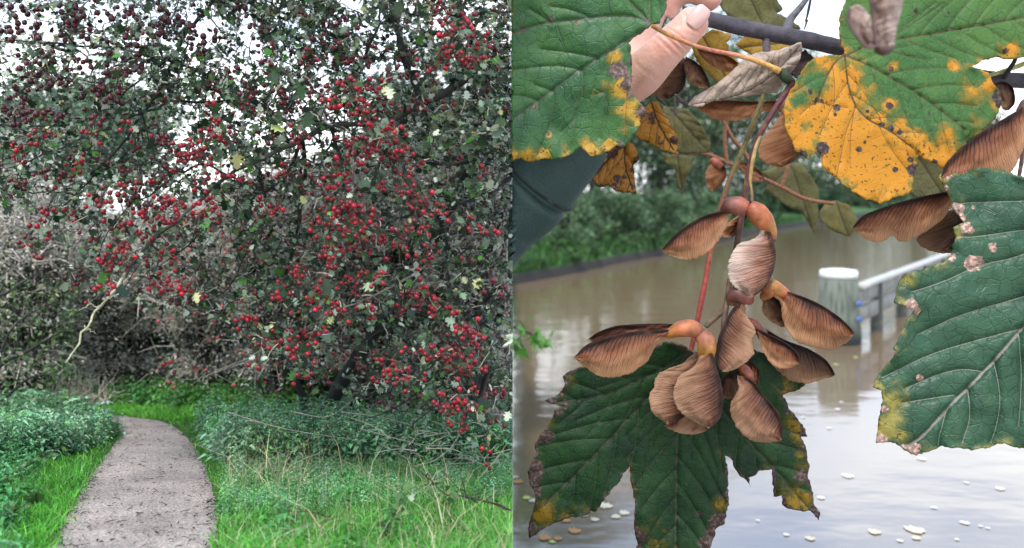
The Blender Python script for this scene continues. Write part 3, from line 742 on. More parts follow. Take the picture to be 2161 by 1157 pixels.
for q in near:
    if len(bm0) < 8:
        o = scatter('berry', BV, BF, np.zeros((1, 3)), np.eye(3)[None], np.ones(1), bc[q:q + 1], M_BERRY, None, smooth=True, tcol=bcol)
        bm0.append(o.data)
        o.location = (0, 0, 0)
    else:
        o = bpy.data.objects.new('berry', bm0[len(bm0) and random.randrange(8)]); COL.objects.link(o)
    o.parent = haw
    Mx = Matrix(rt[q].tolist()).to_4x4()
    o.matrix_basis = Matrix.Translation(Vector((bp[q] - haw_root).tolist())) @ Mx @ Matrix.Scale(float(bs[q]), 4)

# ------------------------------------------------------------------ shrubs and trees behind the hawthorn
LV = np.array([(0, 0, 0), (0.35, 0.26, 0.08), (1, 0, -0.1), (0.35, -0.26, 0.08)]); LF = np.array([(0, 1, 2), (0, 2, 3)])
LQ = np.array([(0, 1, 2, 3)])
def shrub(name, px, base, Y, wpx, top, label, cat, group, leafcols, lw, twigcols, tw, nl, nt, lsize, side='L', berries=0, depth=1.0, seed=0, arch=0.35, mat=None):
    root = at(px, base, Y)
    o_ = empty(name, root, label, cat, group)
    if side == 'L': root_z = root[2]
    rw = wpx * Y / F / 2; hh = (base - top) * Y / F
    tb_ = Tubes(); ends = []
    main = []
    for k in range(max(6, nt // 45)):
        a = random.uniform(0, 6.28); rr = random.uniform(0.2, 1) * rw
        tip = root + np.array([math.cos(a) * rr, math.sin(a) * rr * depth, hh * (0.55 + 0.42 * math.sqrt(max(0, 1 - (rr / rw) ** 2)) + random.uniform(-.08, .05))])
        b0 = root + np.array([math.cos(a), math.sin(a), 0]) * rw * 0.12
        pts = np.array([b0 * (1 - u) + tip * u + np.array([0, 0, arch * hh * 0.5 * math.sin(u * math.pi)]) + rng.normal(0, 0.02 * hh, 3) * (0 < u < 1) for u in np.linspace(0, 1, 7)])
        pts[:, 2] = np.minimum(pts[:, 2], root[2] + hh)
        tb_.add(pts, np.linspace(0.018, 0.004, 7) * (hh / 2.2 + 0.3), 5, (0.05, 0.045, 0.04)); main.append(pts)
    tb_.build('trunk', M_BARK, o_, side=side)
    M = np.vstack(main)
    tb_ = Tubes(); P_ = []
    for k in range(nt):
        p0 = M[random.randrange(len(M))]
        u = rng.normal(size=3); u[2] = abs(u[2]) * 0.5 + 0.1; u /= np.linalg.norm(u)
        L = random.uniform(0.12, 0.32) * hh ** 0.5
        d2_ = rng.normal(0, 0.35, 3); p1 = p0 + u * L * 0.5; p2 = p1 + (u + d2_) * L * 0.5 + [0, 0, -0.25 * L]; 
        tb_.add([p0, p1, p2], [0.006, 0.0042, 0.0025], 3, pick(twigcols, tw, 1)[0])
        P_ += [p1, p2, (p1 + p2) / 2]
    o = tb_.build('twig', M_TWIG, o_, side=side); o['kind'] = 'stuff'
    P_ = np.array(P_)
    ii = rng.integers(0, len(P_), nl); pos_ = P_[ii] + rng.normal(0, 0.035 * hh ** 0.5, (nl, 3))
    scatter('foliage', LV, LF, pos_, rotmats(nl, 0.8), lsize * np.exp(rng.normal(0, 0.3, nl)), pick(leafcols, lw, nl, 0.22), mat or M_FOL, o_, side=side, kind='stuff')
    if berries:
        ii = rng.integers(0, len(P_), berries); pos_ = P_[ii] + rng.normal(0, 0.02, (berries, 3)); pos_[:, 1] -= 0.1
        v, f = ico(1)
        scatter('berries', v, f, pos_, rotmats(berries), np.full(berries, 0.019), jcol((0.55, 0.07, 0.08), berries, 0.3), M_BERRY, o_, side=side, smooth=True, kind='stuff')
    return o_
BE = [(0.80, 0.72, 0.62), (0.60, 0.56, 0.47), (0.46, 0.52, 0.34), (0.10, 0.13, 0.08)]
TW = [(0.75, 0.68, 0.60), (0.42, 0.37, 0.32), (0.04, 0.035, 0.03)]
gsh = 'thicket of shrubs behind the hawthorn'
shrub('hawthorn_bush', 40, 872, 10.6, 330, 385, 'beige leafless-looking shrub at the left edge behind the nettles', 'shrub', gsh, BE, [4, 3, 2, 1.4], TW, [4, 3, 1.2], 17000, 3400, 0.036)
shrub('hawthorn_bush', 255, 866, 11.6, 340, 455, 'greyish shrub arching behind the heap of bleached sticks', 'shrub', gsh, BE, [4, 3, 2, 1.6], TW, [4, 3, 1.2], 17000, 3400, 0.036)
shrub('hawthorn_bush', 440, 868, 11.0, 340, 430, 'grey-beige shrub rising behind the bend of the path', 'shrub', gsh, BE, [4, 3, 2, 2], TW, [4, 3, 2], 16000, 2600, 0.036, berries=300)
shrub('hawthorn_bush', 600, 880, 10.3, 340, 330, 'beige shrub with faint red berries left of the dark hawthorn trunk', 'shrub', gsh, BE, [4, 3, 2, 1], TW, [4, 3, 1], 18000, 2800, 0.035, berries=600)
shrub('hawthorn_bush', 790, 885, 9.9, 360, 300, 'pale twiggy shrub right behind the hawthorn trunk', 'shrub', gsh, BE, [4, 3, 2, 1], TW, [4, 3, 1], 19000, 2800, 0.035, berries=60)
shrub('hawthorn_bush', 980, 900, 9.7, 380, 215, 'tall pale shrub filling the space under the big bough', 'shrub', gsh, BE, [4, 3, 3, 1], TW, [4, 3, 1], 21000, 3000, 0.035, berries=40)
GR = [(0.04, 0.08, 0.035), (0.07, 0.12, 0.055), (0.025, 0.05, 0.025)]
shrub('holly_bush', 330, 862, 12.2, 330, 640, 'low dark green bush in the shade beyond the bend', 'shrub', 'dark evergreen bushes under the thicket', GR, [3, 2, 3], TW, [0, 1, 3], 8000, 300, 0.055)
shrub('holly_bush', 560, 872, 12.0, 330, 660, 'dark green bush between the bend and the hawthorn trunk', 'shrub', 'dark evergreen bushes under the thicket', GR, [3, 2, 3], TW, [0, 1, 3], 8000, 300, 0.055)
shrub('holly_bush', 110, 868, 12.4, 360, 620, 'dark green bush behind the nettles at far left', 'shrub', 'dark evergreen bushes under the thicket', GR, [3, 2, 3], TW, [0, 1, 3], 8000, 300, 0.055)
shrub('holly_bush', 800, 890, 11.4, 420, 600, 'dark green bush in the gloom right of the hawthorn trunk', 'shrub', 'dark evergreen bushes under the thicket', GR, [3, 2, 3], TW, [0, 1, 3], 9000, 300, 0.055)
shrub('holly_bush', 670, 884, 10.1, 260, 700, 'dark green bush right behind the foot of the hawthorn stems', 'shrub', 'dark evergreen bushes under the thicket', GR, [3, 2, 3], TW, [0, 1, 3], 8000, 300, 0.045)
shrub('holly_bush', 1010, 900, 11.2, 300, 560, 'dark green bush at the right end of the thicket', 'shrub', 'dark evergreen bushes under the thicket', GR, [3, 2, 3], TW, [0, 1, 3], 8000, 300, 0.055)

def tree(name, px, base, Y, wpx, top, bottom, label, cat, group, cols, wts, nl, lsize, side, mat, lumps=26, trunkcol=(0.06, 0.05, 0.04), lean=0, zsq=1.0, dpt=1.0):
    root = at(px, base, Y); o_ = empty(name, root, label, cat, group)
    rw = wpx * Y / F / 2; zt = H + Y * (400 - top) / F; zb = H + Y * (400 - bottom) / F; hh = zt - root[2]
    cz = (zt + zb) / 2; rz = (zt - zb) / 2
    tb_ = Tubes()
    top_p = np.array([root[0] + lean * rw, root[1], zt - rz * 0.5])
    pts = np.array([root * (1 - u) + top_p * u + rng.normal(0, 0.01 * hh, 3) * (0 < u) for u in np.linspace(0, 1, 8)])
    r0_ = 0.018 * hh + 0.03; tb_.add(pts, np.linspace(r0_, r0_ * 0.3, 8), 8, trunkcol)
    C_ = []; RR = []
    for k in range(lumps):
        while True:
            q = rng.uniform(-1, 1, 3)
            if (q ** 2).sum() < 1: break
        c = np.array([root[0] + lean * rw * 0.5 + q[0] * rw * 0.8, root[1] + q[1] * rw * 0.8 * dpt, cz + q[2] * rz * 0.82]); C_.append(c); RR.append(random.uniform(0.16, 0.34) * min(rw, rz * 1.3))
        a = pts[random.randint(2, 6)]; mid = (a + c) / 2 + rng.normal(0, 0.03 * hh, 3) + [0, 0, 0.02 * hh]
        tb_.add(catmull([a, mid, c], 6), np.linspace(r0_ * 0.35, r0_ * 0.06, 6), 5, trunkcol)
    tb_.build('trunk', M_BARK, o_, side=side)
    C_ = np.array(C_); RR = np.array(RR); ii = rng.choice(lumps, nl, p=RR ** 2 / (RR ** 2).sum())
    d = rng.normal(size=(nl, 3)); d /= np.linalg.norm(d, axis=1)[:, None]; rr = np.abs(rng.normal(0.85, 0.28, nl))
    pos_ = C_[ii] + d * (rr * RR[ii])[:, None] * np.array([1.15, 1.15, 0.8]) 
    lumpv = np.exp(rng.normal(0, 0.18, lumps))[ii][:, None]
    cc = np.clip(pick(cols, wts, nl, 0.2) * lumpv, 0.003, 0.9)
    scatter('crown', LV, LF, pos_, rotmats(nl, 0.8), lsize * np.exp(rng.normal(0, 0.3, nl)), cc, mat, o_, side=side, kind='stuff')
    return o_
WG = [(0.16, 0.24, 0.15), (0.22, 0.30, 0.20), (0.10, 0.17, 0.09)]
gt = 'trees beyond the thicket on the path side'
tree('willow_tree', 190, 860, 15.5, 420, 125, 420, 'pale green willow showing between the berried boughs at upper left', 'tree', gt, WG, [3, 3, 2], 16000, 0.085, 'L', M_FAR)
tree('willow_tree', -60, 860, 16.5, 400, 190, 480, 'pale green willow at the left edge behind the beige shrub', 'tree', gt, WG, [3, 2, 3], 12000, 0.085, 'L', M_FAR)
tree('dense_tree', 420, 862, 17, 460, 330, 800, 'mid green bushy tree behind the bend of the path', 'tree', gt, [(0.16, 0.22, 0.14), (0.24, 0.28, 0.18), (0.3, 0.3, 0.24)], [3, 3, 2], 18000, 0.10, 'L', M_FAR)
tree('dense_tree', 700, 870, 17, 480, 320, 820, 'dull green tree seen through the middle of the hawthorn', 'tree', gt, [(0.16, 0.2, 0.14), (0.26, 0.28, 0.2), (0.34, 0.32, 0.27)], [3, 3, 2], 18000, 0.10, 'L', M_FAR)
tree('dense_tree', 960, 880, 16, 480, -30, 820, 'tall dull green tree behind the big bough at upper right of the path side', 'tree', gt, [(0.16, 0.2, 0.14), (0.26, 0.28, 0.2), (0.34, 0.32, 0.27)], [3, 3, 2], 24000, 0.10, 'L', M_FAR)
tree('dense_tree', 130, 862, 19, 620, 430, 840, 'dark green tree closing the view behind the left shrubs', 'tree', gt, [(0.06, 0.10, 0.05), (0.12, 0.15, 0.09)], [3, 3], 18000, 0.12, 'L', M_FAR)

# leaning dark stems at the left edge
ls = empty('leaning_shrub', at(-60, 900, 8.6), 'dark bare stems leaning up from the left edge over the nettles', 'shrub')
tb = Tubes()
for A in ([(-60, 900, 8.6, .03), (-10, 780, 8.6, .026), (60, 740, 8.7, .02), (120, 705, 8.8, .014), (170, 690, 8.9, .006)],
          [(-60, 900, 8.6, .02), (10, 840, 8.7, .016), (60, 800, 8.8, .012), (110, 790, 8.9, .005)],
          [(-60, 880, 8.6, .02), (-30, 660, 8.5, .016), (30, 610, 8.5, .012), (90, 570, 8.5, .005)],
          [(-10, 780, 8.6, .014), (30, 690, 8.6, .01), (110, 640, 8.7, .006), (160, 650, 8.7, .003)],
          [(60, 740, 8.7, .01), (70, 680, 8.7, .008), (130, 620, 8.7, .003)]):
    S = catmull(A, 18); S[:, 0] += 3 * fbm(np.arange(18) * .5, np.full(18, A[0][1]), 5)
    tb.add(atv(S[:, 0], S[:, 1], S[:, 2]), S[:, 3], 6, (0.03, 0.028, 0.025))
tb.build('trunk', M_BARK, ls, side='L')
n = 900; q = np.stack([rng.uniform(-60, 170, n), rng.uniform(590, 860, n)], -1)
scatter('foliage', LV, LF, atv(q[:, 0], q[:, 1], rng.uniform(8.4, 9.4, n)), rotmats(n, 0.6), 0.045 * np.exp(rng.normal(0, .3, n)),
        pick([(0.13, 0.2, 0.06), (0.06, 0.12, 0.04), (0.3, 0.3, 0.2)], [2, 3, 1], n), M_FOL, ls, side='L', kind='stuff')

# bramble stems
def bramble(pts, r, label, leaves, col=(0.05, 0.03, 0.028), group='bramble stems reaching over the verge'):
    A = np.array(pts, float); S = catmull(A, 30); S[:, 1] += 2.5 * fbm(np.arange(30) * .6, np.full(30, A[0, 0]), 8)
    P3 = atv(S[:, 0], S[:, 1], S[:, 2])
    o_ = empty('bramble_stem', P3[0], label, 'bramble', group)
    t_ = Tubes(); t_.add(P3, np.linspace(r, r * .4, 30), 5, col)
    for k in range(2, 28, 2):
        q = P3[k]; t_.add([q, q + rng.normal(0, 0.012, 3)], [0.0022, 0.0006], 3, col)
        if k % 6 == 0:
            q2 = q + rng.normal(0, 0.06, 3) + [0, 0, 0.02]; t_.add([q, (q + q2) / 2 + [0, 0, .01], q2], [r * .5, r * .4, r * .25], 4, col)
    t_.build('stem', M_TWIG, o_, side='L')
    k = rng.integers(4, 30, leaves); pos_ = P3[k] + rng.normal(0, 0.022, (leaves, 3))
    scatter('foliage', HLV, HLF, pos_, rotmats(leaves, 1.2), 0.05 * np.exp(rng.normal(0, .3, leaves)), pick([(0.04, 0.13, 0.03), (0.09, 0.17, 0.05), (0.15, 0.1, 0.04)], [5, 3, 0.15], leaves), M_HLEAF, o_, side='L', kind='stuff')
bramble([(1079, 1078, 5.0), (1040, 1062, 4.98), (990, 1050, 4.95), (940, 1042, 4.95), (905, 1010, 5.0), (868, 980, 5.05)], 0.0065, 'thick dark bramble stem arching in from the right above the long grass', 14)
bramble([(1079, 1122, 4.8), (1010, 1124, 4.8), (960, 1115, 4.8), (930, 1105, 4.8)], 0.004, 'thin dark bramble stem lowest at the right of the path side', 3)
bramble([(1010, 1062, 4.98), (975, 1040, 5.0), (950, 1010, 5.0), (930, 990, 5.05)], 0.0035, 'short side stem beside the thick bramble stem', 4)
bramble([(-30, 1040, 5.4), (30, 1000, 5.5), (90, 965, 5.6), (130, 945, 5.7)], 0.004, 'bramble stem leaning over the left verge', 34)
bramble([(-30, 1150, 4.8), (20, 1090, 4.9), (60, 1060, 5.0), (75, 1040, 5.0)], 0.004, 'leafy bramble stem at the lower left corner', 46)
bramble([(790, 1210, 4.5), (800, 1150, 4.55), (830, 1090, 4.6), (860, 1040, 4.65)], 0.004, 'upright leafy bramble shoot standing in the long grass', 34)
bramble([(700, 1092, 4.9), (660, 1082, 4.9), (600, 1078, 4.9), (560, 1060, 4.9)], 0.003, 'thin brown stem lying across the long grass near the path', 6)
# dead pale branches at the foot of the hawthorn on the right
db = empty('dead_branch', at(1060, 975, 6.2), 'tangle of pale dead branches under the lowest berries at right', 'branch')
tb = Tubes()
for k in range(26):
    A = at(random.uniform(820, 1079), random.uniform(900, 985), random.uniform(6.0, 6.6)); an = random.uniform(-0.4, 3.3); L = random.uniform(.12, .4)
    B_ = A + np.array([math.cos(an), random.uniform(-.3, .3), math.sin(an) * .6]) * L
    tb.add(catmull([A, (A + B_) / 2 + rng.normal(0, .03, 3), B_], 7), np.linspace(.005, .0018, 7), 4, jcol((0.36, 0.33, 0.27), 1)[0])
for A, B_, M_ in [((480, 870), (760, 930), (600, 905)), ((720, 870), (880, 900), (800, 880)), ((760, 905), (1000, 935), (900, 940)), ((620, 870), (740, 850), (690, 880))]:
    tb.add(catmull([at(*A, 6.4), at(*M_, 6.3), at(*B_, 6.3)], 12), np.linspace(.005, .002, 12), 4, (0.33, 0.3, 0.25))
tb.build('twig', M_TWIG, db, side='L')['kind'] = 'stuff'
# ================================================================== RIGHT: THE CANAL AND THE SYCAMORE BRANCH
# --- water
def mat_water():
    m, n, l, p, out = newmat('murky canal water')
    tcn = n.new('ShaderNodeTexCoord')
    z = n.new('ShaderNodeTexNoise'); z.inputs['Scale'].default_value = 0.55; z.inputs['Detail'].default_value = 3; z.inputs['Roughness'].default_value = 0.45
    mpn = n.new('ShaderNodeMapping'); mpn.inputs['Scale'].default_value = (1, 1.6, 1)
    l.new(tcn.outputs['Object'], mpn.inputs[0]); l.new(mpn.outputs[0], z.inputs['Vector'])
    b = n.new('ShaderNodeBump'); b.inputs['Strength'].default_value = 0.2; b.inputs['Distance'].default_value = 0.12
    l.new(z.outputs['Fac'], b.inputs['Height'])
    df = n.new('ShaderNodeBsdfDiffuse'); df.inputs['Color'].default_value = (0.175, 0.118, 0.066, 1)
    gl = n.new('ShaderNodeBsdfGlossy'); gl.inputs['Roughness'].default_value = 0.09; gl.inputs['Color'].default_value = (0.93, 0.97, 1, 1)
    fr = n.new('ShaderNodeFresnel'); fr.inputs['IOR'].default_value = 3.1
    l.new(b.outputs[0], fr.inputs['Normal']); l.new(b.outputs[0], gl.inputs['Normal'])
    ms = n.new('ShaderNodeMixShader'); l.new(fr.outputs[0], ms.inputs[0]); l.new(df.outputs[0], ms.inputs[1]); l.new(gl.outputs[0], ms.inputs[2])
    l.new(ms.outputs[0], out.inputs['Surface'])
    return m
wv = np.array([(0.003, -5, 0), (600, -5, 0), (600, 900, 0), (0.003, 900, 0)], float)
wt = mesh('water', wv, np.array([(0, 1, 2, 3)]), mat_water(), loc=(0, 0, 0)); tag(wt, kind='structure')

# --- far bank
BL = [(-2, 40.0), (0.0, 42.5), (3.2, 48.0), (6.3, 54.5), (10.5, 62.0), (17, 76.0), (26, 95), (45, 128), (69, 168), (160, 300), (400, 640)]
bx = np.linspace(0, 400, 260) ** 1.0
bx = np.r_[np.linspace(0, 30, 120), np.linspace(30.5, 400, 140)]
by = np.interp(bx, [b[0] for b in BL], [b[1] for b in BL])
prof = [(-0.4, -0.6), (0.0, 0.02), (0.12, 0.45), (0.5, 0.62), (1.5, 0.75), (4, 0.95), (9, 1.3), (30, 1.6), (160, 2.0)]
V = []
for (d, z) in prof:
    q = np.stack([bx, by + d * 1.5 + (0.25 * fbm(bx * 0.6, bx * 0, 12) if d < 2 else 0), np.full(len(bx), z) + 0.08 * fbm(bx, bx * 0 + d, 13)], -1); V.append(q)
V = np.concatenate(V); nb = len(bx); npf = len(prof)
i, j = np.meshgrid(np.arange(npf - 1), np.arange(nb - 1), indexing='ij')
Fq = np.stack([i * nb + j, i * nb + j + 1, (i + 1) * nb + j + 1, (i + 1) * nb + j], -1).reshape(-1, 4)
def mat_bank():
    m, n, l, p, out = newmat('grassy bank with painted shadow foot')
    tcn = n.new('ShaderNodeTexCoord'); g_ = n.new('ShaderNodeNewGeometry'); sx = n.new('ShaderNodeSeparateXYZ'); l.new(g_.outputs['Position'], sx.inputs[0])
    z = n.new('ShaderNodeTexNoise'); z.inputs['Scale'].default_value = 0.7; z.inputs['Detail'].default_value = 5; l.new(tcn.outputs['Object'], z.inputs['Vector'])
    r = n.new('ShaderNodeValToRGB'); r.color_ramp.elements[0].position = 0.35; r.color_ramp.elements[0].color = (0.02, 0.06, 0.012, 1)
    r.color_ramp.elements[1].position = 0.7; r.color_ramp.elements[1].color = (0.055, 0.14, 0.025, 1)
    l.new(z.outputs['Fac'], r.inputs[0])
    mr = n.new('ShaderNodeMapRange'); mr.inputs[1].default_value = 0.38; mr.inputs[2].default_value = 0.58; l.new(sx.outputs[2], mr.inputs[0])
    mix = n.new('ShaderNodeMix'); mix.data_type = 'RGBA'; mix.inputs[6].default_value = (0.02, 0.016, 0.012, 1)  # shadow strip along the waterline painted into the bank colour
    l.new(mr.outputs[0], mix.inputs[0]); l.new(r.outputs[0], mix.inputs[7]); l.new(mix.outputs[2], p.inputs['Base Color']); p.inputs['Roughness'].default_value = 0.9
    return m
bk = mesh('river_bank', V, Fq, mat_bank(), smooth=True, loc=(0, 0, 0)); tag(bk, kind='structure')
# rank grass along the bank
n = 9000
x_ = np.abs(rng.uniform(0, 1, n)) ** 1.6 * 40; y_ = np.interp(x_, [b[0] for b in BL], [b[1] for b in BL]) + rng.uniform(0.1, 5.5, n)
an = rng.uniform(0, 6.28, n); hgt = 0.5 * np.exp(rng.normal(0, .3, n)); wd = 0.05
p0 = np.stack([x_, y_, np.full(n, 0.55)], -1); s = np.stack([np.cos(an), np.sin(an), 0 * an], -1) * wd
tip = p0 + np.stack([rng.normal(0, .2, n), rng.normal(0, .2, n), hgt], -1)
V = clampx(np.stack([p0 - s, p0 + s, tip], 1), 'R').reshape(-1, 3)
o = mesh('bank_grass', V, np.arange(n * 3).reshape(-1, 3), M_GRASS, col=np.repeat(pick([(0.045, 0.13, 0.025), (0.08, 0.2, 0.04), (0.03, 0.08, 0.02)], [3, 2, 2], n), 3, 0), loc=(0, 0, 0))
tag(o, 'rank green grass along the far bank of the canal', 'grass', kind='stuff')

# --- bushes and trees on the far bank (px, waterline offset)
def bank_Y(px, off):
    Y = 45.0
    for _ in range(40):
        x = Y * (px - 1081) / F; Y = 0.5 * Y + 0.5 * (np.interp(x, [b[0] for b in BL], [b[1] for b in BL]) + off)
    return Y
HC = [(0.12, 0.20, 0.10), (0.17, 0.27, 0.13), (0.06, 0.11, 0.05), (0.22, 0.31, 0.18)]
def bank_bush(px, off, wpx, top, ls, label, cols=HC, nl=7000, name='willow_bush', dk=0.8):
    if name == 'waterside_shrub': label = 'low leafy shrub at the far water edge' if False else label.replace(', number ', '')
    Y = bank_Y(px, off); base = 400 + F * (H - 0.7) / Y
    tree(name, px, base, Y, wpx, top, base + 2, label, 'bush', 'bushes along the far bank of the canal' if name == 'willow_bush' else 'low shrubs along the far water edge', cols, [3, 3, 2, 2][:len(cols)], nl, ls, 'R', M_FAR, lumps=22)
bank_bush(1095, 9, 150, 440, .18, 'low green bush on the far bank just beyond the green sleeve', nl=6000)
bank_bush(1190, 8, 170, 405, .19, 'rounded grey-green bush on the far bank, leftmost one clear of the sleeve')
bank_bush(1285, 7, 190, 385, .20, 'tallest grey-green bush on the far bank above the grassy slope', nl=9000)
bank_bush(1390, 6, 190, 395, .22, 'grey-green bush on the far bank left of the winged seeds', nl=9000)
bank_bush(1480, 5, 170, 400, .25, 'green bush on the far bank directly behind the upper winged seeds', nl=8000)
bank_bush(1180, 3.5, 140, 500, .16, 'low dark green bush at the water edge below the sleeve', cols=[(0.05, 0.13, 0.04), (0.09, 0.2, 0.05)], nl=3000)
bank_bush(1330, 2.5, 160, 480, .18, 'low fresh green bush at the foot of the tallest far bush', cols=[(0.09, 0.17, 0.06), (0.05, 0.10, 0.04)], nl=4000)
bank_bush(1580, 6, 190, 405, .3, 'dark green bush on the far bank right of the hanging stalks', cols=[(0.05, 0.10, 0.05), (0.10, 0.17, 0.08)], nl=7000)
bank_bush(1700, 6, 230, 385, .4, 'dark bush on the far bank under the orange leaf lobe', cols=[(0.04, 0.09, 0.05), (0.07, 0.14, 0.07)], nl=7000)
bank_bush(1830, 8, 230, 380, .5, 'dark bush on the far bank behind the drooping brown winged seed', cols=[(0.04, 0.09, 0.05), (0.07, 0.14, 0.07)], nl=6000)
bank_bush(1960, 8, 230, 390, .6, 'dark bush on the far bank behind the right hand leaf', cols=[(0.04, 0.09, 0.05), (0.07, 0.14, 0.07)], nl=5000)
bank_bush(2090, 8, 240, 390, .7, 'dark bush on the far bank at the right edge', cols=[(0.04, 0.09, 0.05), (0.07, 0.14, 0.07)], nl=5000)
for k_, px_ in enumerate([1092, 1128, 1165, 1205, 1240, 1280, 1320, 1365, 1410, 1455, 1500, 1550, 1600]):
    bank_bush(px_, 1.0 + 0.35 * (k_ % 3), 62 + 9 * (k_ % 2), [548, 542, 535, 528, 522, 516, 508, 498, 490, 482, 474, 466, 458][k_], .15 + .01 * k_, ['low sedge tuft', 'low dark shrub', 'small leafy shrub'][k_ % 3] + ' at the far water edge, ' + ['leftmost', 'second', 'third', 'fourth', 'fifth', 'sixth', 'seventh', 'eighth', 'ninth', 'tenth', 'eleventh', 'twelfth', 'thirteenth'][k_] + ' from the left', cols=[(0.05, 0.11, 0.035), (0.08, 0.16, 0.05), (0.03, 0.06, 0.025)], nl=1500, name='waterside_shrub')
TG = [(0.07, 0.12, 0.06), (0.11, 0.17, 0.08), (0.04, 0.07, 0.04)]
def bank_tree(px, off, wpx, top, bottom, ls, label, nl=9000, lumps=80, cols=TG, k=1.0):
    lumps = {1110: 40, 1260: 44, 1400: 84, 1650: 66, 1790: 60}.get(px, lumps); nl = nl * (0.62 if lumps < 50 else 1)
    Y = bank_Y(px, off); base = 400 + F * (H - 0.9) / Y
    tree('tree', px, base, Y, wpx * 1.15, top, 600, label, 'tree', 'tall trees behind the bushes of the far bank', cols, [3, 3, 2], int(nl * 2.4), ls * 0.95, 'R', M_FAR, lumps=lumps)
bank_tree(1110, 17, 330, -280, 400, .34, 'tall tree on the far bank behind the hand, leftmost of the row', 9000)
bank_tree(1260, 15, 330, -240, 400, .34, 'tall tree on the far bank behind the coat sleeve and spotted leaf', 9000)
bank_tree(1400, 14, 300, -130, 400, .36, 'tall tree on the far bank seen between the hand and the hanging stalks', 9000)
bank_tree(1520, 13, 270, -40, 400, .40, 'tree on the far bank behind the curled dry leaf', 9000)
bank_tree(1650, 14, 280, 20, 400, .5, 'tree on the far bank behind the dark stalk and orange lobe', 9000)
bank_tree(1790, 16, 300, 50, 400, .6, 'tree on the far bank hidden mostly by the big orange and green leaf', 7000)
bank_tree(1930, 16, 300, 60, 400, .7, 'tree on the far bank behind the right half of the big leaf', 6000)
bank_tree(2080, 18, 320, 60, 400, .8, 'tree on the far bank at the right edge of the picture', 6000)

# --- mooring post with rails
def M_wood():
    m, n, l, p, out = newmat('weathered wet timber')
    tcn = n.new('ShaderNodeTexCoord'); mpn = n.new('ShaderNodeMapping'); mpn.inputs['Scale'].default_value = (6, 6, 0.8)
    z = n.new('ShaderNodeTexNoise'); z.inputs['Scale'].default_value = 2.0; z.inputs['Detail'].default_value = 6
    l.new(tcn.outputs['Object'], mpn.inputs[0]); l.new(mpn.outputs[0], z.inputs['Vector'])
    r = n.new('ShaderNodeValToRGB'); r.color_ramp.elements[0].position = 0.3; r.color_ramp.elements[0].color = (0.05, 0.055, 0.045, 1)
    r.color_ramp.elements[1].position = 0.72; r.color_ramp.elements[1].color = (0.17, 0.17, 0.15, 1)
    x = r.color_ramp.elements.new(0.5); x.color = (0.12, 0.14, 0.10, 1)
    l.new(z.outputs['Fac'], r.inputs[0])
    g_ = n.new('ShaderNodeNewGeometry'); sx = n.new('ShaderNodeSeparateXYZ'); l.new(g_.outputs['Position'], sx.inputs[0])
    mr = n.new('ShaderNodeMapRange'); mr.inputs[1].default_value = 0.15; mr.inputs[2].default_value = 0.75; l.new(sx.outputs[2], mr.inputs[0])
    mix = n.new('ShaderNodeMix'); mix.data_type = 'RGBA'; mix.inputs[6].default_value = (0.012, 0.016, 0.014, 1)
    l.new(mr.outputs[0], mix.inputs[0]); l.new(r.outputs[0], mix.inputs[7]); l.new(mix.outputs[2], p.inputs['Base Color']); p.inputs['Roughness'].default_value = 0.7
    return m
MW = M_wood()
def simple(name, col, rough=0.7, **k):
    m, n, l, p, out = newmat(name)
    tcn = n.new('ShaderNodeTexCoord'); z = n.new('ShaderNodeTexNoise'); z.inputs['Scale'].default_value = k.get('ns', 4); z.inputs['Detail'].default_value = 5
    l.new(tcn.outputs['Object'], z.inputs['Vector'])
    r = n.new('ShaderNodeValToRGB'); a = k.get('amp', 0.3)
    r.color_ramp.elements[0].position = 0.3; r.color_ramp.elements[0].color = (*[c * (1 - a) for c in col], 1)
    r.color_ramp.elements[1].position = 0.7; r.color_ramp.elements[1].color = (*[min(1, c * (1 + a)) for c in col], 1)
    l.new(z.outputs['Fac'], r.inputs[0]); l.new(r.outputs[0], p.inputs['Base Color']); p.inputs['Roughness'].default_value = rough
    p.inputs['Specular IOR Level'].default_value = k.get('spec', 0.5)
    if k.get('bump'):
        b = n.new('ShaderNodeBump'); b.inputs['Strength'].default_value = 0.5; b.inputs['Distance'].default_value = k['bump']; l.new(z.outputs['Fac'], b.inputs['Height']); l.new(b.outputs[0], p.inputs['Normal'])
    return m
def disc_stack(prof, c, sides=24, wob=0.03):
    """lathe around a vertical axis with a slightly irregular outline"""
    th = np.arange(sides) * 2 * math.pi / sides; v = []; f = []
    for (r_, z) in prof:
        rr = r_ * (1 + wob * vnoise(th * 3 + 10, np.full(sides, z), 4)); v.append(np.stack([c[0] + rr * np.cos(th), c[1] + rr * np.sin(th), np.full(sides, c[2] + z)], -1))
    v = np.vstack(v); m_ = len(prof)
    for i in range(m_ - 1):
        for j in range(sides):
            k = (j + 1) % sides; f.append((i * sides + j, i * sides + k, (i + 1) * sides + k, (i + 1) * sides + j))
    return v, np.array(f)
YP = 26.5; pb = at(1770, 400 + F * H / YP, YP)
post = empty('mooring_post', pb, 'thick weathered mooring post with a white cap standing in the canal', 'post')
v, f = disc_stack([(0.0, -0.6), (0.66, -0.6), (0.64, 0.3), (0.58, 1.3), (0.54, 1.86), (0.50, 1.90), (0.0, 1.90)], pb)
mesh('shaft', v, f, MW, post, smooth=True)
v, f = disc_stack([(0.0, 1.905), (0.48, 1.905), (0.53, 1.93), (0.54, 2.06), (0.50, 2.13), (0.3, 2.16), (0, 2.17)], pb)
mesh('cap', v, f, simple('white painted cap', (0.72, 0.72, 0.70), 0.6, amp=0.15), post, smooth=True)
tb = Tubes()
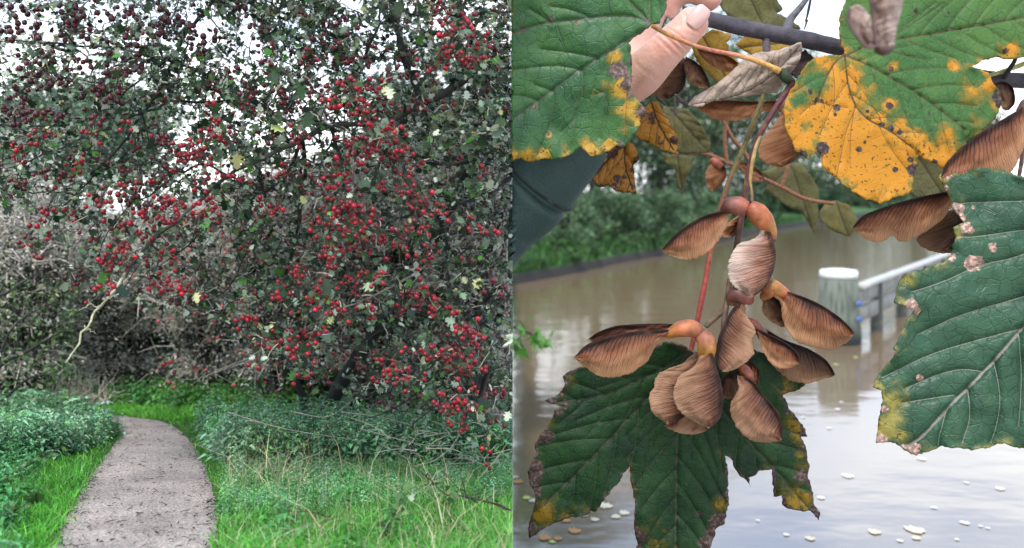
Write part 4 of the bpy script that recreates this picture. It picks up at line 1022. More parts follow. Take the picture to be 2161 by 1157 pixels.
for zz in (0.75, 1.2):
    tb.add([pb + [0.35, -0.52, zz], pb + [0.44, -0.60, zz + 0.02]], [0.08, 0.08], 10, (0.10, 0.16, 0.34))
    tb.add([pb + [0.44, -0.60, zz + .02], pb + [0.45, -0.61, zz + 0.02]], [0.08, 0.001], 10, (0.10, 0.16, 0.34))
tb.build('bolt', M_TWIG, post)
def beam(a, b, th, hh, name, mat, parent, wobble=0.0):
    a = np.array(a, float); b = np.array(b, float); d = b - a; L = np.linalg.norm(d); d /= L
    s = np.cross(d, [0, 0, 1]); s /= np.linalg.norm(s); u = np.array([0, 0, 1.0]); ch = 0.12 * min(th, hh)
    sec = [(-th / 2 + ch, -hh / 2), (th / 2 - ch, -hh / 2), (th / 2, -hh / 2 + ch), (th / 2, hh / 2 - ch), (th / 2 - ch, hh / 2), (-th / 2 + ch, hh / 2), (-th / 2, hh / 2 - ch), (-th / 2, -hh / 2 + ch)]
    v = []; n_ = 16
    for k in range(n_ + 1):
        for (x, z) in sec:
            v.append(a + d * L * k / n_ + s * x + u * z + rng.normal(0, wobble, 3))
    f = [(k * 8 + q, k * 8 + (q + 1) % 8, k * 8 + 8 + (q + 1) % 8, k * 8 + 8 + q) for k in range(n_) for q in range(8)]
    v += [a, b]; m_ = len(v)
    tri = [(m_ - 2, (q + 1) % 8, q) for q in range(8)] + [(m_ - 1, n_ * 8 + q, n_ * 8 + (q + 1) % 8) for q in range(8)]
    return mesh(name, np.array(v), [np.array(f), np.array(tri)], mat, parent)
ra = np.array([pb[0] + 0.62, pb[1] + 0.1, 0]); rb = np.array([20.3, 41.5, 0])
rail = empty('mooring_rail', (ra[0], ra[1], 0), 'long horizontal timber guide rail running off from the white capped post', 'rail')
MP = simple('pale sun bleached plank', (0.22, 0.21, 0.185), 0.8, ns=2, amp=0.25)
beam(ra + [0, 0, 1.62], rb + [0, 0, 1.62], 0.34, 0.12, 'top_plank', simple('plank top with painted glare', (0.42, 0.41, 0.37), 0.7, amp=0.1), rail, 0.004)  # pale colour stands in for blown-out light on the top edge
beam(ra + [0, 0.04, 1.33], rb + [0, 0.04, 1.33], 0.16, 0.42, 'board', MP, rail, 0.004)
beam(ra + [0, 0.04, 0.78], rb + [0, 0.04, 0.78], 0.16, 0.46, 'board', MP, rail, 0.004)
tb = Tubes()
for u in (0.12, 0.34, 0.56, 0.8):
    q = ra * (1 - u) + rb * u + np.array([0.2, 0.35, 0]); tb = Tubes(); tb.add([q + [0, 0, -0.5], q + [0, 0, 1.55]], [0.2, 0.18], 12, (0.06, 0.06, 0.05)); tb.build('stake', M_BARK, rail)

# --- leaves floating on the canal
fl_v = np.array([(1.15, 0, .05), (0.6, 0.35, 0), (0.45, 0.7, .06), (0.1, 0.5, 0), (-0.35, 0.75, .05), (-0.9, 0.25, .02), (-0.85, -0.3, 0), (-0.3, -0.65, .05), (0.1, -0.45, 0), (0.6, -0.5, .04), (0, 0, 0.03)])
fl_f = np.array([(k, (k + 1) % 10, 10) for k in range(10)])
FM = [simple('pale cream floating leaf', (0.55, 0.50, 0.36), 0.6, amp=0.12), simple('orange floating leaf', (0.45, 0.22, 0.06), 0.6, amp=0.2), simple('yellow green floating leaf', (0.45, 0.52, 0.12), 0.6, amp=0.2),
      simple('white floating leaf', (0.62, 0.62, 0.55), 0.6, amp=0.05)]
FMESH = []
for k, m_ in enumerate(FM):
    mm = mesh('floating_leaf', fl_v, fl_f, m_, None, smooth=True, loc=(0, 0, 0)); FMESH.append(mm.data); bpy.data.objects.remove(mm)
FL = [(1932, 1120, 19, 0, 'largest round cream leaf floating near the bottom right of the canal'),
      (1934, 1137, 9, 0, 'small cream leaf floating touching the largest round one'), (1846, 1124, 13, 0, 'dull cream leaf floating left of the largest round one'),
      (1790, 1006, 12, 3, 'white oval leaf floating right of the lowest leaf tip'), (1946, 970, 9, 3, 'white speck of a leaf floating below the tip of the right hand leaf'),
      (1710, 1138, 10, 0, 'cream leaf floating near the bottom edge below the leaf tip'), (2111, 1033, 9, 3, 'white leaf floating near the right edge of the water'),
      (2037, 1105, 9, 3, 'white leaf floating alone near the lower right of the water'), (1733, 1052, 8, 3, 'small white leaf floating beside the lowest leaf tip'),
      (1279, 1069, 14, 0, 'cream leaf floating below the left notch of the green leaf'), (1318, 1084, 11, 0, 'cream leaf floating in the gap between two green lobes'),
      (1213, 1122, 13, 1, 'orange leaf floating brightest at lower left'), (1195, 1100, 10, 1, 'orange leaf floating above the brightest orange one'), (1150, 1136, 14, 1, 'orange leaf floating nearest the bottom edge'),
      (1178, 1138, 9, 1, 'small orange leaf floating right beside the one nearest the bottom edge'), (1232, 1088, 9, 0, 'cream leaf floating just under the serrated edge at left'),
      (1093, 1018, 11, 1, 'orange-brown leaf floating left of the curled leaf edge'), (1087, 1008, 8, 0, 'cream leaf floating at the left border of the canal view'),
      (1112, 1052, 9, 2, 'yellow-green leaf floating left of the brown lobe'), (1126, 1058, 10, 0, 'cream leaf floating against the brown lobe'), (1166, 1145, 7, 2, 'green leaf floating at the bottom edge'),
      (1256, 1098, 9, 0, 'cream leaf floating between the orange leaves and the green lobe'), (1300, 1092, 10, 0, 'dull cream leaf floating under the left green lobe')]
for (px, py, r_, k, lab) in FL:
    Y = F * H / (py - 400); o = bpy.data.objects.new('floating_leaf', FMESH[k]); COL.objects.link(o)
    s_ = r_ * Y / F; o.location = ((px - 1081) * Y / F, Y, 0.012); o.scale = (s_, s_ * 1.9, s_ * 0.6); o.rotation_euler = (0, 0, random.uniform(-.5, .5))
    tag(o, lab, 'floating leaf', 'leaves floating on the canal')
for (px, py) in [(1696, 882), (1768, 865), (1776, 850), (1750, 905), (2070, 1112), (2085, 1116), (1972, 1073), (1900, 1143), (2020, 1140), (1806, 755), (1765, 770), (1104, 700), (1650, 812), (1820, 690), (1600, 1100), (1660, 1130), (2040, 1020)]:
    Y = F * H / (py - 400); o = bpy.data.objects.new('floating_leaf', FMESH[3 if py > 840 else 2]); COL.objects.link(o)
    s_ = random.uniform(4, 6.5) * Y / F; o.location = ((px - 1081) * Y / F, Y, 0.012); o.scale = (s_, s_ * 1.9, s_ * 0.6); o.rotation_euler = (0, 0, random.uniform(-1, 1))
    tag(o, 'tiny pale speck of a leaf floating on the open canal water', 'floating leaf', 'tiny pale leaves floating on the canal')

# --- leafy sprig over the water at the left
sp = empty('leafy_sprig', at(1083, 720, 17.0), 'small bright green leafy sprig hanging over the water at the left', 'sprig')
tb = Tubes(); tb.add(atv([1083, 1110, 1135, 1150], [690, 700, 712, 728], 17.0), [.03, .025, .02, .01], 5, (0.08, 0.08, 0.04)); tb.build('twig', M_TWIG, sp, side='R')
n = 46; q = np.stack([rng.uniform(1075, 1158, n), rng.normal(708, 15, n) + 10], -1)
scatter('foliage', LV, LF, atv(q[:, 0], q[:, 1], rng.uniform(16.7, 17.3, n)), rotmats(n, .5), 0.26 * np.exp(rng.normal(0, .2, n)), pick([(0.14, 0.34, 0.06), (0.2, 0.42, 0.08)], [1, 1], n), M_FOL, sp, side='R', kind='stuff')
# ------------------------------------------------------------------ the sycamore branch in the foreground
YB = 6.0
BR = empty('sycamore_branch', at(1625, 68, 6.05), 'autumn sycamore branch held up in the hand with brown winged seeds and spotted leaves', 'branch')

def leaf_mat(name, g1, g2, yel, brn, vein, rough=0.42, transl=0.22, spec=0.5, vs=1.0):
    m, n, l, p, out = newmat(name)
    a = n.new('ShaderNodeAttribute'); a.attribute_name = 'mask'; s = n.new('ShaderNodeSeparateColor'); l.new(a.outputs['Color'], s.inputs[0])
    tcn = n.new('ShaderNodeTexCoord')
    def noise(sc, d=5, r=0.6):
        z = n.new('ShaderNodeTexNoise'); z.inputs['Scale'].default_value = sc; z.inputs['Detail'].default_value = d; z.inputs['Roughness'].default_value = r
        l.new(tcn.outputs['Object'], z.inputs['Vector']); return z
    def math_(op, x, y=None):
        q = n.new('ShaderNodeMath'); q.operation = op
        for i_, t_ in enumerate((x, y)):
            if t_ is None: continue
            if isinstance(t_, (int, float)): q.inputs[i_].default_value = t_
            else: l.new(t_, q.inputs[i_])
        return q.outputs[0]
    def thr(x, lo, hi):
        q = n.new('ShaderNodeMapRange'); q.interpolation_type = 'SMOOTHSTEP'; q.inputs[1].default_value = lo; q.inputs[2].default_value = hi; l.new(x, q.inputs[0]); return q.outputs[0]
    def mixc(f_, A, B_):
        q = n.new('ShaderNodeMix'); q.data_type = 'RGBA'; l.new(f_, q.inputs[0])
        for i_, t_ in ((6, A), (7, B_)):
            if isinstance(t_, tuple): q.inputs[i_].default_value = (*t_, 1)
            else: l.new(t_, q.inputs[i_])
        return q.outputs[2]
    zl = noise(2.2); zf = noise(9, 6, 0.7); zs = noise(42, 3, 0.5)
    base = mixc(thr(zl.outputs['Fac'], 0.35, 0.65), g1, g2)
    # fine pale net between the veins
    vo = n.new('ShaderNodeTexVoronoi'); vo.feature = 'DISTANCE_TO_EDGE'; vo.inputs['Scale'].default_value = 26; l.new(tcn.outputs['Object'], vo.inputs['Vector'])
    net = math_('SUBTRACT', 1.0, thr(vo.outputs['Distance'], 0.0, 0.07))
    vo2 = n.new('ShaderNodeTexVoronoi'); vo2.feature = 'DISTANCE_TO_EDGE'; vo2.inputs['Scale'].default_value = 11; l.new(tcn.outputs['Object'], vo2.inputs['Vector'])
    net2 = math_('SUBTRACT', 1.0, thr(vo2.outputs['Distance'], 0.0, 0.05))
    base = mixc(math_('MULTIPLY', net2, 0.4), base, tuple(c * 0.45 for c in g1))
    base = mixc(math_('MULTIPLY', net, 0.3), base, tuple(min(1, c * 1.7 + 0.02) for c in g2))
    pn = noise(14, 8, 0.85)
    vc = n.new('ShaderNodeTexVoronoi'); vc.inputs['Scale'].default_value = 11; l.new(tcn.outputs['Object'], vc.inputs['Vector']); vcs = n.new('ShaderNodeSeparateColor'); l.new(vc.outputs['Color'], vcs.inputs[0])
    y_ = math_('ADD', math_('ADD', s.outputs[1], math_('MULTIPLY', math_('SUBTRACT', pn.outputs['Fac'], 0.5), 1.5)), math_('MULTIPLY', math_('SUBTRACT', vcs.outputs[0], 0.5), 0.36))
    base = mixc(thr(y_, 0.22, 0.55), base, tuple(0.5 * a_ * 0.75 + 0.5 * b__ for a_, b__ in zip(yel, g2)))
    base = mixc(thr(y_, 0.50, 0.70), base, yel)
    sp_ = thr(zs.outputs['Fac'], 0.62, 0.66)     # black speckles inside the yellow
    base = mixc(math_('MULTIPLY', math_('MULTIPLY', sp_, thr(y_, 0.4, 0.6)), 0.85), base, (0.045, 0.025, 0.012))
    b_ = math_('ADD', s.outputs[2], math_('MULTIPLY', math_('SUBTRACT', zf.outputs['Fac'], 0.5), 1.9))
    bc_ = mixc(thr(zs.outputs['Fac'], 0.45, 0.65), brn, tuple(min(1, c * 2.6 + 0.02) for c in brn))
    base = mixc(thr(b_, 0.46, 0.60), base, bc_)
    vv = math_('MULTIPLY', thr(math_('ADD', s.outputs[0], math_('MULTIPLY', math_('SUBTRACT', zf.outputs['Fac'], 0.5), 0.5)), 0.35, 0.75), vs)
    base = mixc(vv, base, vein)
    l.new(base, p.inputs['Base Color']); p.inputs['Specular IOR Level'].default_value = spec
    rr = n.new('ShaderNodeMapRange'); rr.inputs[3].default_value = rough - 0.1; rr.inputs[4].default_value = rough + 0.2; l.new(zf.outputs['Fac'], rr.inputs[0]); l.new(rr.outputs[0], p.inputs['Roughness'])
    h_ = math_('ADD', math_('ADD', math_('MULTIPLY', net, -0.4), math_('MULTIPLY', net2, -0.7)), math_('MULTIPLY', zf.outputs['Fac'], 1.2))
    b = n.new('ShaderNodeBump'); b.inputs['Strength'].default_value = 0.4; b.inputs['Distance'].default_value = 0.010; l.new(h_, b.inputs['Height']); l.new(b.outputs[0], p.inputs['Normal'])
    t_ = n.new('ShaderNodeBsdfTranslucent'); ms = n.new('ShaderNodeMixShader'); ms.inputs[0].default_value = transl
    l.new(base, t_.inputs['Color']); l.new(p.outputs[0], ms.inputs[1]); l.new(t_.outputs[0], ms.inputs[2]); l.new(ms.outputs[0], out.inputs['Surface'])
    return m

def seg_dist(P, segs):
    """distance from each point to the nearest of the segments (n,2,2)"""
    best = np.full(len(P), 1e9)
    for a, b in segs:
        a = np.asarray(a, float); b = np.asarray(b, float); d = b - a; L = (d ** 2).sum() + 1e-9
        t_ = np.clip(((P - a) @ d) / L, 0, 1); q = P - (a + t_[:, None] * d)
        best = np.minimum(best, np.sqrt((q ** 2).sum(1)))
    return best
def polysegs(pl): return [(pl[k], pl[k + 1]) for k in range(len(pl) - 1)]

def veins(prim, sec, auto, seclen):
    ps = sum([polysegs(catmull(q, 24).tolist()) for q in prim], []); ss = sum([polysegs(catmull(q, 12).tolist()) for q in sec], [])
    if auto:
        for q in prim:
            A = catmull(q, 40); d_ = np.r_[0, np.cumsum(np.linalg.norm(np.diff(A, axis=0), axis=1))]; Lt = d_[-1]
            pos_ = auto * 0.7
            while pos_ < Lt * 0.93:
                for sg in (1, -1):
                    i_ = min(int(np.searchsorted(d_, min(pos_ + sg * auto * 0.2, Lt))), 38); dr = A[i_ + 1] - A[i_]; dr /= np.linalg.norm(dr) + 1e-9
                    an = sg * (0.72 + random.uniform(-.1, .1)); ca, sa = math.cos(an), math.sin(an)
                    e_ = np.array([dr[0] * ca - dr[1] * sa, dr[0] * sa + dr[1] * ca]); LL = min(seclen, (Lt - pos_) * 0.75 + 25) * random.uniform(.85, 1.1)
                    m_ = A[i_] + e_ * LL * 0.5 + dr * LL * 0.03; t_ = A[i_] + e_ * LL * 0.95 + dr * LL * 0.18
                    ss += polysegs(catmull([A[i_], m_, t_], 8).tolist())
                pos_ += auto * random.uniform(0.85, 1.15)
    return ps, ss

def leaf(name, outline, Y0, mat, parent=BR, tx=0.0, ty=0.0, prim=(), sec=(), auto=0, yb=(), bb=(), edge_y=0.0, edge_b=0.0, step=5.0, serr=2.2, wrinkle=0.03, furrow=0.018,
         quilt=0.02, bow=0.0, side='R', label=None, yall=0.0, ball=0.0, seclen=140, thick=0.012, depthfn=None, ragged=1.0, pw=3.2, sw=1.8):
    O = np.array(outline, float)
    # denser outline with a serrated edge
    pts = []
    for k in range(len(O)):
        a, b = O[k], O[(k + 1) % len(O)]; L = np.linalg.norm(b - a); n_ = max(1, int(L / (step * 1.1)))
        nrm = np.array([b[1] - a[1], a[0] - b[0]]) / (L + 1e-6)
        for q in range(n_):
            u = q / n_; p_ = a * (1 - u) + b * u
            if q: p_ = p_ + nrm * (serr * ragged * (vnoise(p_[0] / 7.0, p_[1] / 7.0, 55) + 0.5 * random.uniform(-1, 1)))
            pts.append(p_)
    B_ = np.array(pts); lo, hi = B_.min(0), B_.max(0)
    gx, gy = np.meshgrid(np.arange(lo[0], hi[0], step), np.arange(lo[1], hi[1], step * 0.87))
    gx = gx + (np.arange(gx.shape[0]) % 2)[:, None] * step / 2
    G = np.stack([gx.ravel(), gy.ravel()], -1) + rng.normal(0, step * 0.08, (gx.size, 2))
    G = G[inpoly(G[:, 0], G[:, 1], B_)]
    bs_ = [(B_[k], B_[(k + 1) % len(B_)]) for k in range(len(B_))]
    ed = seg_dist(G, bs_); G = G[ed > step * 0.55]
    ps, ss = veins(prim, sec, auto, seclen)
    VP = []
    for sg, hw in ((ps, pw), (ss, sw)):
        for a, b in sg:
            a = np.asarray(a, float); b = np.asarray(b, float); L = np.linalg.norm(b - a)
            if L < 0.5: continue
            nr = np.array([a[1] - b[1], b[0] - a[0]]) / L; u_ = np.arange(0, L, 3.2)[:, None] / L; c_ = a * (1 - u_) + b * u_
            VP += [c_, c_ + nr * hw * 1.15, c_ - nr * hw * 1.15]
    if VP:
        VP = np.vstack(VP); VP = VP[inpoly(VP[:, 0], VP[:, 1], B_)]
        VP = VP[seg_dist(VP, bs_) > step * 0.5]
        if len(G) and (ps or ss): G = G[seg_dist(G, ps + ss) > max(pw, sw) * 1.3]
        # thin out points closer than 1.3 px
        key = np.unique(np.floor(VP / 1.5).astype(int), axis=0, return_index=True)[1]; VP = VP[key]
        G = np.vstack([G, VP])
    allp = np.vstack([B_, G]); nbd = len(B_)
    res = delaunay_2d_cdt([Vector(p_) for p_ in allp.tolist()], [(k, (k + 1) % nbd) for k in range(nbd)], [list(range(nbd))], 1, 1e-5)
    P = np.array([tuple(v_) for v_ in res[0]]); FF = np.array([f_ for f_ in res[2] if len(f_) == 3])
    ed = seg_dist(P, bs_)
    dp = seg_dist(P, ps) if ps else np.full(len(P), 1e3); dsn = seg_dist(P, ss) if ss else np.full(len(P), 1e3)
    vm = np.clip(np.maximum(np.exp(-(dp / pw) ** 2), 0.75 * np.exp(-(dsn / sw) ** 2)), 0, 1)
    Yd = Y0 + tx * (P[:, 0] - P[:, 0].mean()) / 100 + ty * (P[:, 1] - P[:, 1].mean()) / 100
    rr = np.sqrt(((P - P.mean(0)) ** 2).sum(1)) / 300
    Yd = Yd + bow * rr ** 2 + wrinkle * fbm(P[:, 0] / 90, P[:, 1] / 90, 61, 3) * 1.5
    Yd = Yd + 0.6 * furrow * np.exp(-(dp / (pw * 1.6)) ** 2) + 0.6 * furrow * 0.7 * np.exp(-(dsn / (sw * 2.5)) ** 2) - 0.22 * quilt * np.clip(np.minimum(dp, dsn) / 26, 0, 1) ** 0.8
    Yd = Yd + 0.05 * np.exp(-ed / 12) * fbm(P[:, 0] / 28, P[:, 1] / 28, 62, 2) * ragged
    if depthfn: Yd = Yd + depthfn(P)
    ym = np.full(len(P), yall); bm = np.full(len(P), ball)
    for (x, y, r_, *a) in yb:
        a = a[0] if a else 1.0; g_ = np.clip(1.15 - np.sqrt((P[:, 0] - x) ** 2 + (P[:, 1] - y) ** 2) / r_ * 0.68, 0, 1) * abs(a)
        ym = np.maximum(ym, g_) if a > 0 else np.minimum(ym, 1 - g_)
    for (x, y, r_, *a) in bb:
        a = a[0] if a else 1.0
        bm = np.maximum(bm, np.clip(1.25 - np.sqrt((P[:, 0] - x) ** 2 + (P[:, 1] - y) ** 2) / r_ * 0.75, 0, 1) * a)
    if edge_y: ym = np.maximum(ym, edge_y * np.exp(-ed / 14))
    if edge_b: bm = np.maximum(bm, edge_b * np.exp(-ed / 9))
    v = clampx(atv(P[:, 0], P[:, 1], Yd), side)
    att = np.stack([vm, np.clip(ym, 0, 1), np.clip(bm, 0, 1), np.ones(len(P))], -1)
    o = mesh(name, v, FF, mat, parent, smooth=True, attrs=att)
    sm = o.modifiers.new('thickness', 'SOLIDIFY'); sm.thickness = thick; sm.offset = 0
    if label: o['label'] = label
    return o

G_A = leaf_mat('green sycamore leaf, upper', (0.024, 0.09, 0.035), (0.05, 0.145, 0.03), (0.52, 0.29, 0.03), (0.10, 0.06, 0.05), (0.11, 0.10, 0.075), rough=0.42, spec=0.45)
G_B = leaf_mat('green and orange sycamore leaf', (0.05, 0.14, 0.035), (0.09, 0.19, 0.04), (0.62, 0.27, 0.018), (0.05, 0.03, 0.025), (0.10, 0.075, 0.035), rough=0.5, spec=0.35, transl=0.35)
G_C = leaf_mat('blue green sycamore leaf', (0.013, 0.058, 0.026), (0.025, 0.09, 0.036), (0.30, 0.25, 0.05), (0.28, 0.17, 0.13), (0.30, 0.25, 0.22), rough=0.40, spec=0.5, vs=0.9)
G_D = leaf_mat('deep green sycamore leaf', (0.006, 0.026, 0.009), (0.014, 0.05, 0.011), (0.22, 0.13, 0.010), (0.05, 0.03, 0.025), (0.05, 0.055, 0.03), rough=0.45, spec=0.25, transl=0.10)
O_E = leaf_mat('spotted orange leaf', (0.42, 0.17, 0.01), (0.5, 0.23, 0.015), (0.55, 0.27, 0.02), (0.06, 0.025, 0.012), (0.07, 0.03, 0.015), rough=0.5, transl=0.3)
O_L = leaf_mat('olive sycamore leaf', (0.12, 0.11, 0.04), (0.17, 0.16, 0.05), (0.30, 0.22, 0.03), (0.10, 0.06, 0.03), (0.09, 0.07, 0.03), rough=0.6, transl=0.4)  # dull olive is the leaf colour itself
O_Y = leaf_mat('ochre leaf', (0.42, 0.25, 0.03), (0.5, 0.32, 0.05), (0.6, 0.38, 0.04), (0.2, 0.1, 0.03), (0.2, 0.12, 0.03), rough=0.6, transl=0.45)
DRY = leaf_mat('curled dry leaf', (0.30, 0.22, 0.17), (0.38, 0.29, 0.23), (0.4, 0.3, 0.2), (0.12, 0.08, 0.06), (0.10, 0.07, 0.055), rough=0.7, transl=0.05, spec=0.25)

# upper left leaf
leaf('leaf', [(1376, 50), (1392, 50), (1400, 32), (1407, 15), (1408, -10), (1395, -60), (1060, -60), (1060, 340), (1085, 338), (1100, 332), (1118, 341), (1128, 341), (1150, 334), (1175, 336),
              (1200, 328), (1215, 317), (1228, 309), (1236, 318), (1246, 330), (1260, 328), (1280, 320), (1300, 307), (1318, 309), (1330, 295), (1345, 275), (1352, 262), (1350, 255), (1362, 248),
              (1366, 236), (1358, 226), (1345, 210), (1336, 196), (1330, 192), (1334, 150), (1332, 100), (1326, 90), (1345, 74), (1368, 60)],
     5.75, G_A, tx=-0.05, ty=0.02, label='green leaf with orange lower edge at upper left', step=4.0,
     prim=[[(1374, 54), (1320, 88), (1245, 135), (1150, 203), (1060, 270)], [(1374, 50), (1325, 0), (1290, -40)], [(1372, 48), (1370, -40)], [(1372, 50), (1335, 36), (1290, 34), (1240, 40), (1150, 50), (1081, 72), (1060, 80)]],
     sec=[[(1225, 148), (1190, 141), (1160, 140), (1081, 148)], [(1262, 124), (1225, 115), (1190, 110), (1140, 104)], [(1165, 192), (1130, 180)], [(1135, 212), (1100, 203), (1060, 200)],
          [(1229, 146), (1231, 185), (1224, 215), (1215, 250), (1208, 290), (1196, 325)], [(1295, 104), (1285, 150), (1283, 190), (1278, 240), (1266, 292)], [(1323, 92), (1331, 120), (1332, 150)],
          [(1169, 190), (1166, 240), (1155, 280), (1135, 325)], [(1105, 238), (1100, 280), (1090, 318)], [(1325, 150), (1322, 215), (1320, 290)], [(1240, 34), (1200, 20), (1160, 14)], [(1160, 45), (1120, 20)],
          [(1281, 115), (1276, 150)], [(1215, 250), (1185, 280)], [(1283, 190), (1255, 200)]],
     yb=[(1312, 190, 26), (1300, 120, 16, .9), (1330, 235, 26, .8), (1345, 250, 14), (1110, 336, 22, .95), (1150, 330, 20, .8), (1195, 326, 18, .8), (1250, 318, 26, .9), (1285, 310, 22, .85), (1080, 330, 20, .9), (1275, 180, 18, .5),
         (1131, 226, 5, .9), (1158, 285, 6, .8), (1240, 190, 14, .45), (1320, 270, 20, .6)],
     bb=[(1310, 150, 20), (1290, 150, 10, .8), (1326, 172, 16), (1355, 236, 16, .95), (1332, 200, 10, .9), (1312, 303, 7, .9), (1129, 227, 5), (1158, 283, 6, .9), (1330, 130, 8), (1332, 36, 9, .7), (1160, 38, 12, .55), (1100, 60, 16, .5),
         (1218, 50, 12, .5), (1285, 32, 10, .5)], edge_y=0.25, edge_b=0.25, quilt=0.035, furrow=0.022)
# upper right leaf, green above, orange below
leaf('leaf', [(1785, 117), (1775, 92), (1770, 60), (1774, 30), (1785, 0), (1800, -60), (1900, -150), (2050, -190), (2200, -150), (2290, -110), (2340, -20), (2400, 20), (2330, 50), (2290, 95), (2230, 100), (2161, 121), (2130, 125), (2100, 121), (2080, 126), (2052, 141), (2085, 153), (2098, 178),
              (2112, 195), (2116, 215), (2100, 250), (2080, 272), (2040, 302), (2010, 332), (1990, 357), (1975, 345), (1952, 336), (1940, 328), (1926, 300), (1938, 332), (1932, 360), (1925, 400), (1918, 410), (1895, 414), (1870, 424), (1857, 430),
              (1845, 424), (1830, 422), (1812, 410), (1800, 405), (1785, 393), (1770, 380), (1755, 368), (1737, 350), (1733, 326), (1725, 318), (1707, 337), (1700, 335), (1680, 320), (1672, 300), (1662, 280),
              (1657, 255), (1655, 225), (1664, 200), (1678, 182), (1684, 165), (1700, 140), (1715, 125), (1740, 118), (1765, 117)],
     5.9, G_B, tx=0.03, ty=-0.06, label='large leaf at upper right, green above and bright orange on its lower lobe', step=4.2, auto=58, seclen=120,
     prim=[[(1785, 118), (1840, 142), (1900, 177), (1945, 204), (2000, 245), (2038, 276)], [(1785, 118), (1840, 95), (1900, 82), (2000, 66), (2180, 34)], [(1783, 118), (1790, 180), (1806, 224), (1835, 255), (1870, 272), (1926, 312)],
           [(1780, 118), (1757, 140), (1735, 185), (1720, 222)]],
     sec=[[(1806, 224), (1785, 280), (1772, 340), (1765, 372)], [(1865, 90), (1920, 55), (1990, 8)], [(1725, 215), (1765, 225), (1790, 228)]],
     yb=[(1760, 205, 75), (1700, 260, 60), (1790, 300, 95), (1860, 360, 95), (1900, 330, 40), (1755, 150, 26), (1730, 127, 16, .8), (1672, 215, 22), (1720, 172, 32, -1), (1690, 208, 22, -.95), (1698, 268, 14, -.6), (1868, 355, 12, -.55),
         (1985, 340, 36), (1950, 320, 24, .9), (1875, 222, 20, .8), (1905, 262, 24, .7), (1935, 290, 24, .75), (2090, 178, 16, .85), (2100, 222, 16, .7), (1885, 142, 13, .8), (2010, 142, 14, .75), (2132, 108, 22, .8), (2070, 130, 12, .8), (2000, 290, 30, .55), (2060, 190, 40, .42), (1850, 240, 26, .5), (2060, 260, 26, .4)],
     bb=[(1880, 272, 12, .95), (1862, 264, 8, .9), (1897, 280, 9, .9), (1877, 225, 8), (1737, 312, 13), (1927, 360, 14), (1921, 337, 7, .9), (1888, 358, 7, .8), (1766, 228, 8, .9), (1762, 243, 5, .9), (1722, 213, 9, .8), (1735, 215, 6, .8), (1970, 344, 9, .9),
         (2104, 205, 14), (2108, 222, 8, .9), (1880, 145, 6, .8), (1931, 24, 9, .8), (2001, 27, 6, .8), (2122, 108, 7, .8), (1830, 235, 5), (1708, 195, 8, .7), (1825, 300, 5, .8), (1812, 315, 6, .9), (1700, 130, 10, .6), (1690, 330, 12, .9), (1960, 240, 7, .7)],
     edge_y=0.5, edge_b=0.25, furrow=0.02, quilt=0.03)
